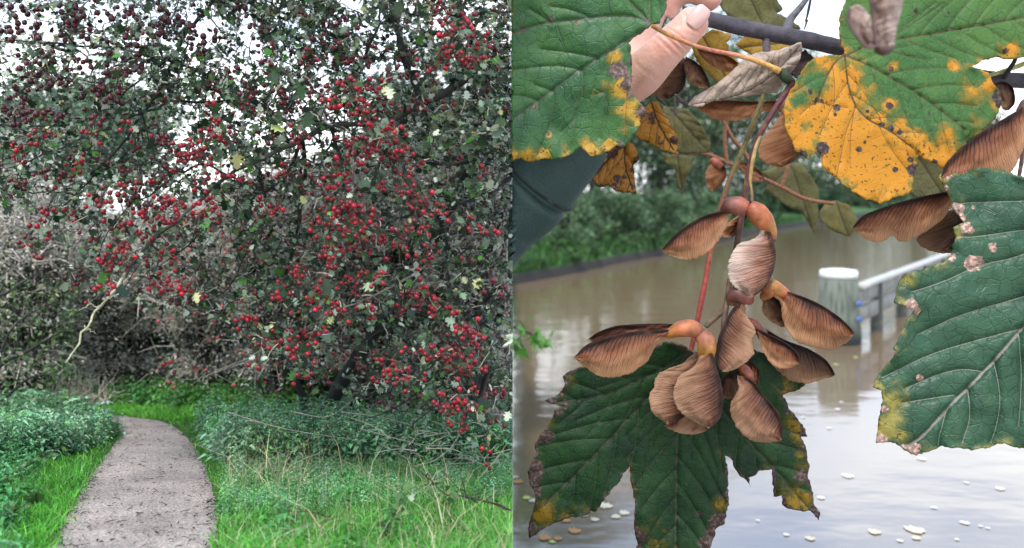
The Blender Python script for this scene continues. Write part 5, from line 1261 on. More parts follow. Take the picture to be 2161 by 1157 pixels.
# right leaf
leaf('leaf', [(2260, 400), (2200, 380), (2150, 372), (2120, 360), (2095, 357), (2070, 353), (2050, 358), (2030, 366), (2000, 368), (1985, 368), (1980, 378), (1990, 390), (1998, 405), (2008, 425), (2010, 440), (2025, 455), (2035, 470),
              (2012, 480), (2018, 500), (2010, 520), (2008, 540), (1995, 552), (1960, 562), (1935, 572), (1905, 583), (1895, 600), (1890, 620), (1888, 640), (1905, 645), (1930, 655), (1920, 670), (1910, 685), (1900, 705),
              (1886, 735), (1895, 742), (1880, 760), (1862, 780), (1850, 800), (1843, 818), (1862, 825), (1862, 850), (1858, 870), (1855, 895), (1850, 935), (1870, 933), (1890, 935), (1905, 945), (1920, 955), (1935, 962),
              (1950, 955), (1975, 948), (1990, 940), (2005, 945), (2030, 945), (2050, 951), (2075, 944), (2100, 940), (2120, 934), (2135, 942), (2161, 945), (2200, 952), (2260, 925), (2300, 930), (2340, 870), (2390, 850), (2400, 790), (2440, 740), (2425, 670), (2445, 600), (2400, 540), (2370, 470), (2310, 440)],
     5.55, G_C, tx=-0.04, ty=-0.03, label='blue-green leaf with pale pinkish scars at the right edge', step=4.4,
     prim=[[(2390, 460), (2300, 560), (2220, 635), (2161, 690), (2100, 760), (2050, 812), (2000, 862), (1950, 918), (1915, 942)]],
     sec=[[(2200, 520), (2137, 545), (2065, 561), (1993, 594), (1925, 616)], [(2200, 610), (2154, 628), (2076, 650), (2010, 672), (1938, 705)], [(2180, 685), (2132, 700), (2049, 722), (1955, 752), (1862, 797)],
          [(2071, 784), (2030, 780), (1982, 790), (1910, 820)], [(2010, 834), (1960, 842), (1905, 850)], [(2098, 762), (2110, 840), (2102, 900), (2090, 935)], [(2043, 820), (2046, 880), (2030, 935)], [(2200, 424), (2120, 426), (2050, 428), (2010, 432)],
          [(2200, 480), (2130, 490), (2060, 500), (2020, 500)], [(2150, 700), (2155, 800), (2150, 900)], [(2000, 862), (1985, 910), (1980, 940)]],
     yb=[(1990, 375, 14, .8), (2060, 365, 14, .6), (2030, 420, 12, .6), (1915, 590, 24, .6), (1905, 640, 20, .7), (1900, 700, 16, .7), (1890, 740, 14, .6), (1885, 840, 28, .9), (1868, 900, 34, .85), (1885, 880, 26, .8), (2020, 500, 16, .6), (1855, 815, 10, .7), (1900, 920, 20, .7)],
     bb=[(2000, 372, 13, .85), (1995, 395, 9, .8), (2014, 438, 10, .85), (2025, 460, 14, .9), (2040, 480, 12, .9), (2048, 486, 10, .8), (2095, 522, 13, .75), (2050, 556, 18, .9), (2065, 550, 12, .85), (2010, 545, 12, .85), (2030, 440, 8, .8), (1925, 642, 16, .9), (1935, 655, 10, .8), (1942, 796, 10, .95), (1862, 930, 14, .85), (1930, 950, 14, .85),
         (2055, 436, 10, .7), (1866, 860, 12, .6), (2161, 595, 8, .6), (1905, 945, 10, .7), (2070, 552, 10, .7), (1980, 880, 6, .6)],
     edge_y=0.45, edge_b=0.2, pw=5.0, sw=2.6, quilt=0.05, furrow=0.03)
# lowest leaf
leaf('leaf', [(1458, 740), (1440, 728), (1420, 722), (1400, 722), (1385, 730), (1330, 745), (1260, 770), (1225, 776), (1200, 785), (1188, 795), (1192, 815), (1175, 835), (1150, 845), (1165, 853), (1197, 857), (1170, 866), (1165, 885),
              (1155, 900), (1145, 915), (1130, 935), (1132, 960), (1125, 975), (1114, 995), (1118, 1020), (1128, 1035), (1130, 1060), (1122, 1090), (1115, 1120), (1117, 1135), (1140, 1120), (1160, 1110), (1180, 1100), (1205, 1090),
              (1215, 1092), (1235, 1088), (1250, 1077), (1255, 1080), (1270, 1060), (1290, 1035), (1310, 1010), (1320, 995), (1329, 983), (1331, 1010), (1335, 1030), (1340, 1060), (1340, 1090), (1338, 1115), (1345, 1140), (1346, 1200),
              (1420, 1290), (1470, 1220), (1492, 1175), (1505, 1140), (1512, 1115), (1530, 1105), (1533, 1080), (1538, 1060), (1537, 1020), (1535, 985), (1532, 970), (1530, 962), (1545, 970), (1552, 990), (1563, 1005), (1575, 1012),
              (1585, 1027), (1580, 1008), (1595, 1003), (1605, 993), (1630, 990), (1632, 1010), (1633, 1047), (1650, 1045), (1652, 1065), (1665, 1073), (1690, 1077), (1710, 1078), (1728, 1098), (1731, 1085), (1718, 1065), (1716, 1045),
              (1712, 1025), (1705, 1005), (1708, 985), (1703, 960), (1700, 940), (1690, 921), (1704, 920), (1700, 905), (1690, 893), (1680, 880), (1665, 862), (1662, 850), (1652, 833), (1680, 825), (1700, 812), (1692, 790), (1640, 765), (1610, 745),
              (1590, 738), (1560, 744), (1510, 748), (1470, 742)],
     6.25, G_D, tx=0.0, ty=0.03, label='lowest leaf, deep green with browned torn edges, behind the winged seeds', step=4.2, auto=64, seclen=150,
     prim=[[(1458, 742), (1400, 800), (1357, 850), (1318, 893), (1250, 965), (1207, 1010), (1150, 1065)], [(1456, 744), (1443, 830), (1431, 920), (1427, 1050), (1424, 1260)], [(1460, 744), (1500, 830), (1560, 910), (1620, 975), (1710, 1075)],
           [(1454, 742), (1373, 790), (1278, 832), (1180, 850)]],
     yb=[(1205, 800, 16, .6), (1145, 1085, 34, .62), (1190, 1090, 20, .5), (1140, 950, 16, .45), (1240, 1075, 14, .5), (1130, 1000, 14, .6), (1520, 1070, 20, .75), (1335, 1035, 12, .6), (1360, 1120, 26, .6), (1680, 890, 26, .65), (1690, 1060, 34, .75), (1700, 980, 26, .6),
         (1665, 815, 24, .7), (1690, 920, 16, .6), (1400, 1150, 26, .5), (1640, 870, 16, .45)],
     bb=[(1193, 798, 9, .9), (1160, 845, 14, .95), (1150, 915, 18, .9), (1130, 985, 20, .9), (1124, 1015, 18, .9), (1135, 1040, 14, .8), (1122, 1110, 12, .9), (1190, 855, 12, .8), (1520, 1100, 26, .95), (1505, 1130, 26, .95), (1535, 1075, 12, .8),
         (1350, 1130, 18, .85), (1690, 1000, 24, .75), (1700, 940, 14, .8), (1722, 1085, 12, .95), (1245, 1075, 10, .7), (1180, 868, 10, .8), (1475, 1080, 12, .6), (1690, 915, 10, .8), (1580, 1015, 9, .6), (1635, 1040, 8, .7), (1490, 1150, 20, .7), (1660, 870, 8, .6), (1655, 940, 10, .5)],
     edge_y=0.42, edge_b=0.72, quilt=0.035, furrow=0.022, pw=3.4)
# spotted orange leaves behind the hand
leaf('leaf', [(1238, 312), (1262, 300), (1300, 290), (1330, 298), (1345, 320), (1350, 335), (1336, 350), (1340, 385), (1343, 410), (1320, 405), (1300, 404), (1285, 390), (1265, 395), (1250, 380), (1242, 350), (1236, 330)], 6.75, O_E,
     label='small spotted orange leaf below the thumb', prim=[[(1330, 295), (1290, 330), (1255, 370)], [(1320, 305), (1320, 350), (1335, 400)]], auto=26, seclen=50, step=4, ball=0.42, edge_b=0.6, bb=[(1290, 320, 20, .8), (1255, 320, 18, .8), (1300, 375, 12, .7)])
leaf('leaf', [(1338, 262), (1350, 235), (1370, 218), (1388, 215), (1400, 235), (1415, 262), (1430, 288), (1432, 305), (1422, 325), (1402, 318), (1380, 310), (1358, 296), (1340, 285)], 6.75, O_E,
     label='small orange leaf with dark blotches right below the hand', prim=[[(1375, 218), (1390, 260), (1422, 318)]], auto=24, seclen=50, step=4, ball=0.36, edge_b=0.5, bb=[(1375, 250, 16, .8), (1423, 297, 10, .9), (1355, 240, 16, .8)])
# blurred leaves farther back hang from a second branch
B2 = empty('sycamore_branch', at(1600, 330, 9.6), 'out of focus sycamore branch with drooping olive leaves behind the held one', 'branch')
leaf('leaf', [(1400, 225), (1450, 232), (1480, 262), (1500, 300), (1498, 322), (1455, 325), (1425, 318), (1405, 270)], 8.4, O_L, B2, label='olive leaf blurred below the hand', prim=[[(1410, 225), (1490, 315)]], auto=24, seclen=50, step=6)
leaf('leaf', [(1396, 322), (1430, 328), (1468, 330), (1462, 352), (1450, 372), (1440, 412), (1430, 395), (1422, 350), (1405, 345)], 8.8, O_L, B2, prim=[[(1430, 326), (1440, 400)]], step=6, label='narrow grey olive leaf hanging to a point')
leaf('leaf', [(1606, 362), (1640, 350), (1690, 343), (1712, 370), (1728, 400), (1728, 445), (1718, 492), (1706, 470), (1690, 445), (1660, 435), (1640, 420), (1612, 402), (1625, 385)], 9.4, O_L, B2, label='large olive leaf blurred right of the hanging stalks', prim=[[(1670, 348), (1715, 480)], [(1670, 350), (1620, 395)]], step=7)
leaf('leaf', [(1728, 452), (1742, 430), (1765, 423), (1795, 436), (1815, 466), (1792, 500), (1768, 492), (1750, 482), (1735, 470)], 9.8, O_L, B2, label='round yellow-green leaf blurred beside the large olive one', yall=0.35, step=7, prim=[[(1765, 425), (1790, 495)]])
leaf('leaf', [(1928, 318), (1960, 320), (1992, 345), (2000, 400), (1975, 416), (1935, 418), (1920, 408), (1926, 370)], 7.6, O_L, B2, step=6, prim=[[(1930, 320), (1990, 410)]], label='dull olive leaf behind the notch of the big leaf')
leaf('leaf', [(1505, 62), (1545, 74), (1532, 90), (1546, 118), (1562, 135), (1552, 160), (1540, 192), (1505, 165), (1470, 130), (1460, 90)], 7.2, O_Y, B2, step=6, label='ochre leaf lit through behind the thumb tip', prim=[[(1480, 70), (1540, 180)]])
leaf('leaf', [(1580, 62), (1640, 78), (1668, 100), (1655, 140), (1610, 150), (1590, 120), (1566, 104), (1553, 94), (1566, 82)], 7.2, O_Y, B2, step=6, label='ochre leaf under the dark branch', prim=[[(1660, 90), (1570, 100)]])
leaf('leaf', [(1505, -50), (1600, -55), (1622, -20), (1626, 10), (1640, 30), (1668, 38), (1690, 62), (1640, 62), (1590, 52), (1540, 40), (1520, 10)], 7.4, O_L, B2, step=6, label='olive leaf above the dark branch', prim=[[(1560, -50), (1610, 50)]])
leaf('leaf', [(1660, -40), (1640, 0), (1652, 20), (1625, 40), (1600, 20), (1610, -30)], 7.6, O_L, B2, step=7)
tb = Tubes()
for A in ([(1440, 322), (1490, 325), (1540, 345), (1600, 372), (1650, 395)], [(1535, 345), (1530, 290), (1538, 215)], [(1600, 372), (1570, 320), (1545, 290), (1520, 240)], [(1430, 326), (1400, 300), (1395, 230)], [(1650, 395), (1665, 350)], [(1650, 395), (1700, 420), (1760, 430)]):
    A = np.array(A, float); S = catmull(A, 14); tb = Tubes(); tb.add(atv(S[:, 0], S[:, 1], 9.0), 0.02, 6, (0.22, 0.09, 0.045)); tb.build('twig', M_TWIG, B2)

# curled dry leaf
def curl(P):
    # axis from (1460,222) to (1690,95): tube-like bulge towards the viewer
    a = np.array([1462., 222.]); b = np.array([1690., 100.]); d = (b - a) / np.linalg.norm(b - a); nn_ = np.array([-d[1], d[0]])
    t_ = (P - a) @ nn_; s_ = np.clip((P - a) @ d / np.linalg.norm(b - a), 0, 1); w_ = 12 + 44 * np.sin(np.clip(s_ * 1.1, 0, 1) * math.pi * 0.62)
    return -0.20 * np.sqrt(np.clip(1 - (t_ / w_) ** 2, 0, 1)) * (0.4 + s_) + 0.02 * np.sin(t_ / 5.0) * s_
leaf('leaf', [(1452, 222), (1468, 204), (1510, 180), (1545, 152), (1570, 128), (1598, 112), (1640, 108), (1668, 98), (1690, 89), (1693, 100), (1688, 128), (1672, 148), (1656, 165), (1648, 182), (1640, 195), (1600, 198), (1560, 206), (1500, 215), (1475, 226)],
     6.25, DRY, label='dry grey-brown leaf curled into a cone', prim=[[(1458, 222), (1520, 210), (1580, 190), (1640, 150), (1688, 95)]], auto=30, seclen=70, step=3.5, depthfn=curl, wrinkle=0.05, quilt=0.03, furrow=0.03, serr=1.0, pw=1.8, sw=1.3)
# darker folded piece behind it
leaf('leaf', [(1660, 150), (1680, 120), (1700, 105), (1718, 124), (1700, 140), (1685, 165), (1672, 160)], 6.35, leaf_mat('dark dead leaf', (0.05, 0.025, 0.025), (0.07, 0.035, 0.03), (0.1, 0.05, 0.03), (0.03, 0.02, 0.02), (0.03, 0.02, 0.02), rough=0.7), label='small blackish dead leaf beside the curled one', step=4)

# wood
M_WOODB = mat_bark('sycamore bark', nscale=14, lich=(0.12, 0.11, 0.12), lf=0.3)
M_STALK = mat_bark('leaf stalk', nscale=22, lich=(0.4, 0.28, 0.08), lf=0.35, rough=0.55)
def tube_px(tb_, pts, rpx, col, n_=30, sides=12, knob=0.06, seed=1):
    A = np.array(pts, float); S = catmull(A, n_); r_ = np.interp(np.linspace(0, 1, n_), np.linspace(0, 1, len(rpx)), rpx) * S[:, 2] / F
    r_ = r_ * (1 + knob * fbm(np.arange(n_) * 0.5, np.full(n_, seed), 91))
    c = np.asarray(col, float)
    if c.ndim == 2: c = np.stack([np.interp(np.linspace(0, 1, n_), np.linspace(0, 1, len(c)), c[:, q]) for q in range(3)], -1)
    tb_.add(atv(S[:, 0], S[:, 1], S[:, 2]), r_, sides, c)
tb = Tubes()
tube_px(tb, [(1440, 30, 6.3), (1500, 42, 6.3), (1560, 57, 6.3), (1625, 70, 6.3), (1700, 84, 6.3), (1790, 105, 6.35), (1900, 130, 6.4), (2000, 150, 6.4), (2060, 160, 6.4), (2120, 168, 6.4), (2230, 176, 6.4), (2380, 200, 6.4), (2520, 205, 6.4)], [17, 17, 18, 16, 15, 15, 16, 17, 17], (0.06, 0.05, 0.062), 70, 20, 0.12)
tb.build('bough', M_WOODB, BR)
tb = Tubes(); tube_px(tb, [(1620, 70, 6.3), (1618, 95, 6.28), (1622, 120, 6.2), (1645, 150, 6.12), (1662, 160, 6.05)], [10, 8, 8, 9], (0.09, 0.075, 0.085), 16); tb.build('twig' if 1 else 'bud', M_WOODB, BR)
tb = Tubes(); tube_px(tb, [(1660, 70, 6.3), (1668, 42, 6.35), (1690, 15, 6.4), (1715, -20, 6.5), (1740, -60, 6.5)], [11, 7, 5, 4], (0.10, 0.09, 0.10), 20); tb.build('twig' if 0 else 'bud', M_WOODB, BR)
tb = Tubes(); tube_px(tb, [(1700, 45, 6.5), (1703, 38, 6.5), (1710, 5, 6.5), (1718, -40, 6.5)], [1.5, 3, 2, 2], (0.10, 0.09, 0.10), 12, 8); tb.build('twig' if 0 else 'bud', M_WOODB, BR)
tb = Tubes(); tube_px(tb, [(1704, 42, 6.5), (1698, 62, 6.5)], [2.5, 1.2], (0.10, 0.09, 0.10), 6, 8); tb.build('twig' if 0 else 'bud', M_WOODB, BR)
tb = Tubes(); tube_px(tb, [(2120, 166, 6.4), (2128, 150, 6.2), (2142, 128, 6.1), (2150, 100, 6.0)], [6, 5, 4, 4], (0.03, 0.02, 0.02), 14, 10); tb.build('twig' if 0 else 'bud', M_WOODB, BR)
tb = Tubes(); tube_px(tb, [(1455, 222, 6.3), (1440, 215, 6.3), (1432, 205, 6.35), (1425, 200, 6.4)], [6, 5, 3, 2], (0.12, 0.09, 0.08), 10, 8); tb.build('twig' if 0 else 'bud', M_WOODB, BR)
tb = Tubes(); tube_px(tb, [(1452, 216, 6.3), (1456, 205, 6.3), (1452, 192, 6.3)], [4, 2.5, 0.6], (0.06, 0.045, 0.04), 8, 8); tb.build('twig' if 0 else 'bud', M_WOODB, BR)
tb = Tubes(); tube_px(tb, [(1424, 205, 6.6), (1425, 225, 6.6), (1427, 243, 6.6)], [3, 2.5, 3.5], (0.06, 0.05, 0.05), 8, 8); tb.build('twig' if 0 else 'bud', M_WOODB, BR)
tb = Tubes(); tube_px(tb, [(1385, 205, 6.6), (1395, 212, 6.6), (1405, 222, 6.6)], [3, 4, 2], (0.06, 0.045, 0.04), 8, 8); tb.build('twig' if 0 else 'bud', M_WOODB, BR)
# bud scales where the stalks meet
tb = Tubes(); tube_px(tb, [(1640, 150, 6.05), (1652, 155, 5.98), (1664, 168, 5.98), (1676, 172, 6.0)], [7, 13, 11, 6], (0.03, 0.045, 0.02), 12, 14, 0.3); tb.build('twig' if 0 else 'bud', M_WOODB, BR)

def stalk(pts, r_, col, label=None, n_=34):
    t_ = Tubes(); tube_px(t_, pts, r_, col, n_, 12, 0.08); o_ = t_.build('leaf_stalk', M_STALK, BR)
    if label: o_['label'] = label
stalk([(1376, 54, 5.8), (1400, 68, 5.8), (1430, 82, 5.82), (1470, 98, 5.85), (1510, 108, 5.88), (1560, 118, 5.9), (1605, 132, 5.92), (1645, 150, 5.95)], [4.5, 4.5, 4.5, 5.2, 7], [(0.55, 0.30, 0.06), (0.5, 0.2, 0.07), (0.52, 0.16, 0.10), (0.5, 0.16, 0.10), (0.55, 0.28, 0.08), (0.6, 0.33, 0.08)], 'yellow and red stalk of the upper left leaf')
stalk([(1614, 198, 6.35), (1600, 235, 6.33), (1585, 275, 6.32), (1562, 330, 6.3), (1540, 380, 6.3), (1525, 425, 6.3), (1515, 470, 6.3), (1500, 530, 6.3), (1490, 590, 6.28), (1480, 640, 6.28), (1470, 690, 6.27), (1459, 740, 6.27)], [5, 6, 5, 5.5, 5.5, 6, 5],
      [(0.10, 0.08, 0.02), (0.17, 0.13, 0.03), (0.16, 0.10, 0.03), (0.25, 0.06, 0.04), (0.32, 0.05, 0.035), (0.34, 0.06, 0.04), (0.34, 0.06, 0.04)], 'long olive and red stalk of the lowest leaf', 50)
stalk([(1674, 172, 5.98), (1660, 195, 6.0), (1640, 225, 6.0), (1615, 265, 6.02), (1597, 300, 6.05), (1585, 345, 6.08), (1576, 390, 6.1), (1570, 430, 6.12), (1562, 480, 6.12), (1552, 540, 6.12), (1540, 600, 6.12), (1530, 650, 6.12), (1490, 690, 6.1)],
      [7, 6.5, 6, 6, 6, 6.5, 6.5, 6, 5], [(0.13, 0.04, 0.045), (0.13, 0.04, 0.045), (0.14, 0.045, 0.04), (0.13, 0.04, 0.035), (0.10, 0.04, 0.03), (0.14, 0.07, 0.025), (0.13, 0.08, 0.025), (0.12, 0.07, 0.03)], 'dark purple-brown stalk carrying the winged seeds', 60)
stalk([(1606, 285, 6.03), (1596, 310, 6.02), (1588, 345, 6.03), (1584, 380, 6.02), (1587, 410, 5.98), (1587, 428, 5.95)], [3, 4, 4, 3.6, 3, 3.5], [(0.36, 0.22, 0.09), (0.42, 0.3, 0.12), (0.36, 0.24, 0.06), (0.24, 0.14, 0.04), (0.1, 0.03, 0.03)], 'thin yellow-brown stalk of the top pair of seeds')
stalk([(1540, 590, 6.05), (1534, 640, 6.03), (1527, 690, 6.0), (1524, 720, 6.05)], [5, 6, 6, 4], [(0.14, 0.08, 0.03), (0.10, 0.06, 0.04), (0.08, 0.045, 0.04)])
stalk([(1545, 585, 6.05), (1552, 605, 6.0), (1550, 620, 5.98)], [4, 4, 4], (0.14, 0.08, 0.03))
stalk([(2180, 128, 6.2), (2140, 143, 6.25), (2100, 156, 6.3), (2060, 168, 6.35)], [6, 5, 4, 3], (0.45, 0.42, 0.14), 'pale yellow-green stalk at the upper right')
stalk([(2150, 260, 6.2), (2158, 320, 6.2), (2150, 380, 6.2)], [4, 4, 4], (0.06, 0.025, 0.02))

# winged seeds
def wing_mat(name, dark, mid, pale, transl=0.25, streak=0.3):
    m, n, l, p, out = newmat(name)
    a = n.new('ShaderNodeAttribute'); a.attribute_name = 'mask'; s = n.new('ShaderNodeSeparateColor'); l.new(a.outputs['Color'], s.inputs[0])
    def math_(op, x, y=None):
        q = n.new('ShaderNodeMath'); q.operation = op
        for i_, t_ in enumerate((x, y)):
            if t_ is None: continue
            if isinstance(t_, (int, float)): q.inputs[i_].default_value = t_
            else: l.new(t_, q.inputs[i_])
        return q.outputs[0]
    # R = along the wing, G = across from the stiff edge, B = size-independent random seed
    R_, G_, B_ = s.outputs[0], s.outputs[1], s.outputs[2]
    cb = n.new('ShaderNodeCombineXYZ')
    l.new(math_('MULTIPLY', math_('SUBTRACT', R_, math_('MULTIPLY', math_('POWER', G_, 0.6), 0.24)), 84), cb.inputs[0])
    l.new(math_('MULTIPLY', G_, 1.3), cb.inputs[1]); l.new(math_('MULTIPLY', B_, 40), cb.inputs[2])
    z = n.new('ShaderNodeTexNoise'); z.inputs['Scale'].default_value = 1.0; z.inputs['Detail'].default_value = 3; z.inputs['Roughness'].default_value = 0.6; z.inputs['Distortion'].default_value = 0.25; l.new(cb.outputs[0], z.inputs['Vector'])
    cb2 = n.new('ShaderNodeCombineXYZ'); l.new(math_('MULTIPLY', R_, 6), cb2.inputs[0]); l.new(math_('MULTIPLY', G_, 2.5), cb2.inputs[1]); l.new(math_('MULTIPLY', B_, 40), cb2.inputs[2])
    z2 = n.new('ShaderNodeTexNoise'); z2.inputs['Scale'].default_value = 1.0; z2.inputs['Detail'].default_value = 4; l.new(cb2.outputs[0], z2.inputs['Vector'])
    # tone: dark by the stiff edge and the base, pale towards the free edge
    tone = math_('ADD', math_('ADD', math_('ADD', 0.02, math_('MULTIPLY', math_('POWER', G_, 0.95), 0.92)), math_('MULTIPLY', math_('SUBTRACT', z.outputs['Fac'], 0.5), streak)), math_('MULTIPLY', math_('SUBTRACT', z2.outputs['Fac'], 0.44), 0.5))
    # fine veins fanning from the stiff edge to the free edge, forking half way
    ph = math_('ADD', math_('SUBTRACT', R_, math_('MULTIPLY', math_('POWER', G_, 0.6), 0.24)), math_('MULTIPLY', z2.outputs['Fac'], 0.10))
    def vein_(N, w0, w1):
        fr_ = math_('FRACT', math_('MULTIPLY', ph, N)); q = n.new('ShaderNodeMath'); q.operation = 'ABSOLUTE'; l.new(math_('SUBTRACT', fr_, 0.5), q.inputs[0])
        mr_ = n.new('ShaderNodeMapRange'); mr_.interpolation_type = 'SMOOTHSTEP'; mr_.inputs[1].default_value = w0; mr_.inputs[2].default_value = w1; l.new(q.outputs[0], mr_.inputs[0]); return mr_.outputs[0]
    fk = n.new('ShaderNodeMapRange'); fk.inputs[1].default_value = 0.35; fk.inputs[2].default_value = 0.6; l.new(G_, fk.inputs[0])
    vn = math_('MAXIMUM', vein_(23, 0.27, 0.46), math_('MULTIPLY', vein_(46, 0.22, 0.45), fk.outputs[0]))
    tone = math_('SUBTRACT', tone, math_('MULTIPLY', vn, 0.17))
    r = n.new('ShaderNodeValToRGB'); e_ = r.color_ramp.elements
    e_[0].position = 0.07; e_[0].color = (*dark, 1); e_[1].position = 0.86; e_[1].color = (*pale, 1); x = e_.new(0.36); x.color = (*mid, 1)
    l.new(tone, r.inputs[0]); l.new(r.outputs[0], p.inputs['Base Color']); p.inputs['Roughness'].default_value = 0.55; p.inputs['Specular IOR Level'].default_value = 0.35
    b = n.new('ShaderNodeBump'); b.inputs['Strength'].default_value = 0.7; b.inputs['Distance'].default_value = 0.012; l.new(math_('ADD', z.outputs['Fac'], math_('MULTIPLY', vn, -0.25)), b.inputs['Height']); l.new(b.outputs[0], p.inputs['Normal'])
    t_ = n.new('ShaderNodeBsdfTranslucent'); ms = n.new('ShaderNodeMixShader'); ms.inputs[0].default_value = transl
    l.new(r.outputs[0], t_.inputs['Color']); l.new(p.outputs[0], ms.inputs[1]); l.new(t_.outputs[0], ms.inputs[2]); l.new(ms.outputs[0], out.inputs['Surface'])
    return m
W_T = wing_mat('tan seed wing', (0.022, 0.008, 0.007), (0.22, 0.070, 0.027), (0.56, 0.29, 0.145))
W_G = wing_mat('greyish brown seed wing', (0.03, 0.013, 0.010), (0.21, 0.08, 0.04), (0.50, 0.28, 0.165), streak=0.3)
W_P = wing_mat('pale streaked seed wing', (0.05, 0.02, 0.015), (0.34, 0.145, 0.085), (0.72, 0.55, 0.46), streak=0.6)
W_D = wing_mat('dark brown seed wing', (0.02, 0.009, 0.008), (0.13, 0.055, 0.028), (0.32, 0.17, 0.09))
W_B = wing_mat('backlit seed wing', (0.12, 0.04, 0.02), (0.36, 0.15, 0.06), (0.55, 0.3, 0.16), transl=0.5)
M_NUT = mat_bark('seed case', nscale=9, lich=(0.10, 0.035, 0.025), lf=0.45, rough=0.48)

def wing(lead, trail, Y0, mat, parent, tl=0.0, tt=0.0, bulge=0.05, ribs=0.006, n_=90, m_=34, thick=0.006, label=None, name='wing', rim=5.0):
    A = catmull(lead, n_); B_ = catmull(trail, n_)
    s_ = np.linspace(0, 1, n_)[:, None]; t_ = np.linspace(0, 1, m_)[None]
    jag = 1.6 * vnoise(np.arange(n_) * 0.55, np.full(n_, lead[0][0]), 5)
    c = (A + B_) / 2; d = B_ - c; ln = np.linalg.norm(d, axis=1)[:, None] + 1e-6; B_ = B_ + d / ln * jag[:, None]
    P = A[:, None] * (1 - t_[..., None]) + B_[:, None] * t_[..., None]
    seedv = random.random()
    wd = np.linalg.norm(B_ - A, axis=1)[:, None]
    Y = Y0 + tl * s_ + tt * t_ - 0.55 * bulge * np.sin(np.pi * t_) * np.clip(wd / 60, 0, 1) - 0.03 * np.exp(-(t_ * wd / rim) ** 2)
    Y = Y + ribs * np.clip(t_ * 3, 0, 1) * vnoise((s_ - 0.24 * t_ ** 0.6) * 30, t_ * 1.3 + 0 * s_, 33) + 0.03 * fbm(s_ * 4 + 0 * t_, t_ * 3 + seedv * 50, 34, 2)
    v = clampx(atv(P[..., 0], P[..., 1], Y), 'R').reshape(-1, 3)
    i, j = np.meshgrid(np.arange(n_ - 1), np.arange(m_ - 1), indexing='ij')
    f = np.stack([i * m_ + j, i * m_ + j + 1, (i + 1) * m_ + j + 1, (i + 1) * m_ + j], -1).reshape(-1, 4)
    att = np.stack([np.broadcast_to(s_, (n_, m_)), np.broadcast_to(t_, (n_, m_)), np.full((n_, m_), seedv), np.ones((n_, m_))], -1).reshape(-1, 4)
    o = mesh(name, v, f, mat, parent, smooth=True, attrs=att)
    sm = o.modifiers.new('thickness', 'SOLIDIFY'); sm.thickness = thick; sm.offset = 0
    if label: o['label'] = label
    return o
def nut(chains, name='winged_seed', label=None, parent=BR):
    t_ = Tubes()
    for pts, r_, col in chains:
        A = np.array(pts, float); n_ = 22; S = catmull(A, n_); rr = catmull(np.stack([np.asarray(r_, float), np.arange(len(r_))], -1), n_)[:, 0] if False else np.interp(np.linspace(0, 1, n_), np.linspace(0, 1, len(r_)), r_)
        rr = np.convolve(np.pad(rr, 1, 'edge'), [.25, .5, .25], 'valid') * S[:, 2] / F
        u = np.linspace(0, 1, n_); rr = rr * np.clip(np.sqrt(np.clip(1 - ((0.06 - u) / 0.06).clip(0, 1) ** 2, 0, 1)) + 0.02, 0, 1) * np.clip(np.sqrt(np.clip(1 - ((u - 0.94) / 0.06).clip(0, 1) ** 2, 0, 1)) + 0.02, 0, 1)
        c = np.asarray(col, float)
        if c.ndim == 2: c = np.stack([np.interp(u, np.linspace(0, 1, len(c)), c[:, q]) for q in range(3)], -1)
        t_.add(atv(S[:, 0], S[:, 1], S[:, 2]), rr, 22, c)
    o = t_.build(name, M_NUT, parent, side='R')
    if label: o['label'] = label
    return o
OR = (0.36, 0.105, 0.035); YO = (0.38, 0.165, 0.03); DR = (0.11, 0.035, 0.025); RD = (0.28, 0.07, 0.035)
# top pair
s = nut([([(1522, 450, 6.0), (1540, 436, 5.97), (1560, 435, 5.95), (1580, 441, 5.94)], [5, 19, 21, 14], [DR, DR, (0.26, 0.08, 0.05), RD]),
         ([(1578, 434, 5.94), (1594, 446, 5.93), (1612, 466, 5.93), (1628, 488, 5.93), (1634, 512, 5.93)], [14, 23, 22, 12, 5], [RD, OR, OR, YO, DR])], label='top pair of winged seeds')
wing([(1528, 445), (1500, 451), (1477, 460), (1436, 485), (1412, 508), (1399, 526)], [(1540, 456), (1532, 480), (1520, 502), (1500, 528), (1477, 543), (1453, 547), (1424, 543), (1402, 534), (1398, 529)], 6.0, W_T, s, tl=-0.1, bulge=0.06)
wing([(1626, 490), (1636, 521), (1638, 545), (1632, 574), (1620, 598), (1605, 615), (1588, 627)], [(1604, 484), (1601, 497), (1586, 507), (1560, 514), (1547, 532), (1538, 560), (1540, 591), (1556, 610), (1574, 624), (1587, 628)], 5.93, W_P, s, bulge=0.08, rim=9)
wing([(1582, 445), (1570, 470), (1556, 490), (1545, 500)], [(1560, 455), (1545, 465), (1525, 480), (1525, 498), (1535, 502), (1545, 500)], 6.16, W_T, s, bulge=0.02, label='small wing seen behind the stalk')
# right pair
s = nut([([(1605, 632, 6.0), (1620, 618, 5.98), (1628, 605, 5.97), (1650, 616, 5.97), (1672, 626, 5.98)], [5, 15, 16, 13, 4], [YO, OR, YO, OR, DR])], label='pair of winged seeds pointing right')
wing([(1650, 612), (1700, 628), (1739, 647), (1774, 671), (1794, 691), (1803, 704)], [(1628, 620), (1646, 634), (1650, 650), (1653, 673), (1668, 706), (1692, 726), (1730, 735), (1759, 737), (1786, 723), (1802, 706)], 5.97, W_T, s, tl=-0.05, bulge=0.09)
wing([(1632, 625), (1655, 645), (1658, 665), (1655, 690)], [(1605, 628), (1612, 640), (1609, 656), (1625, 676), (1650, 690)], 6.06, W_D, s, bulge=-0.03)
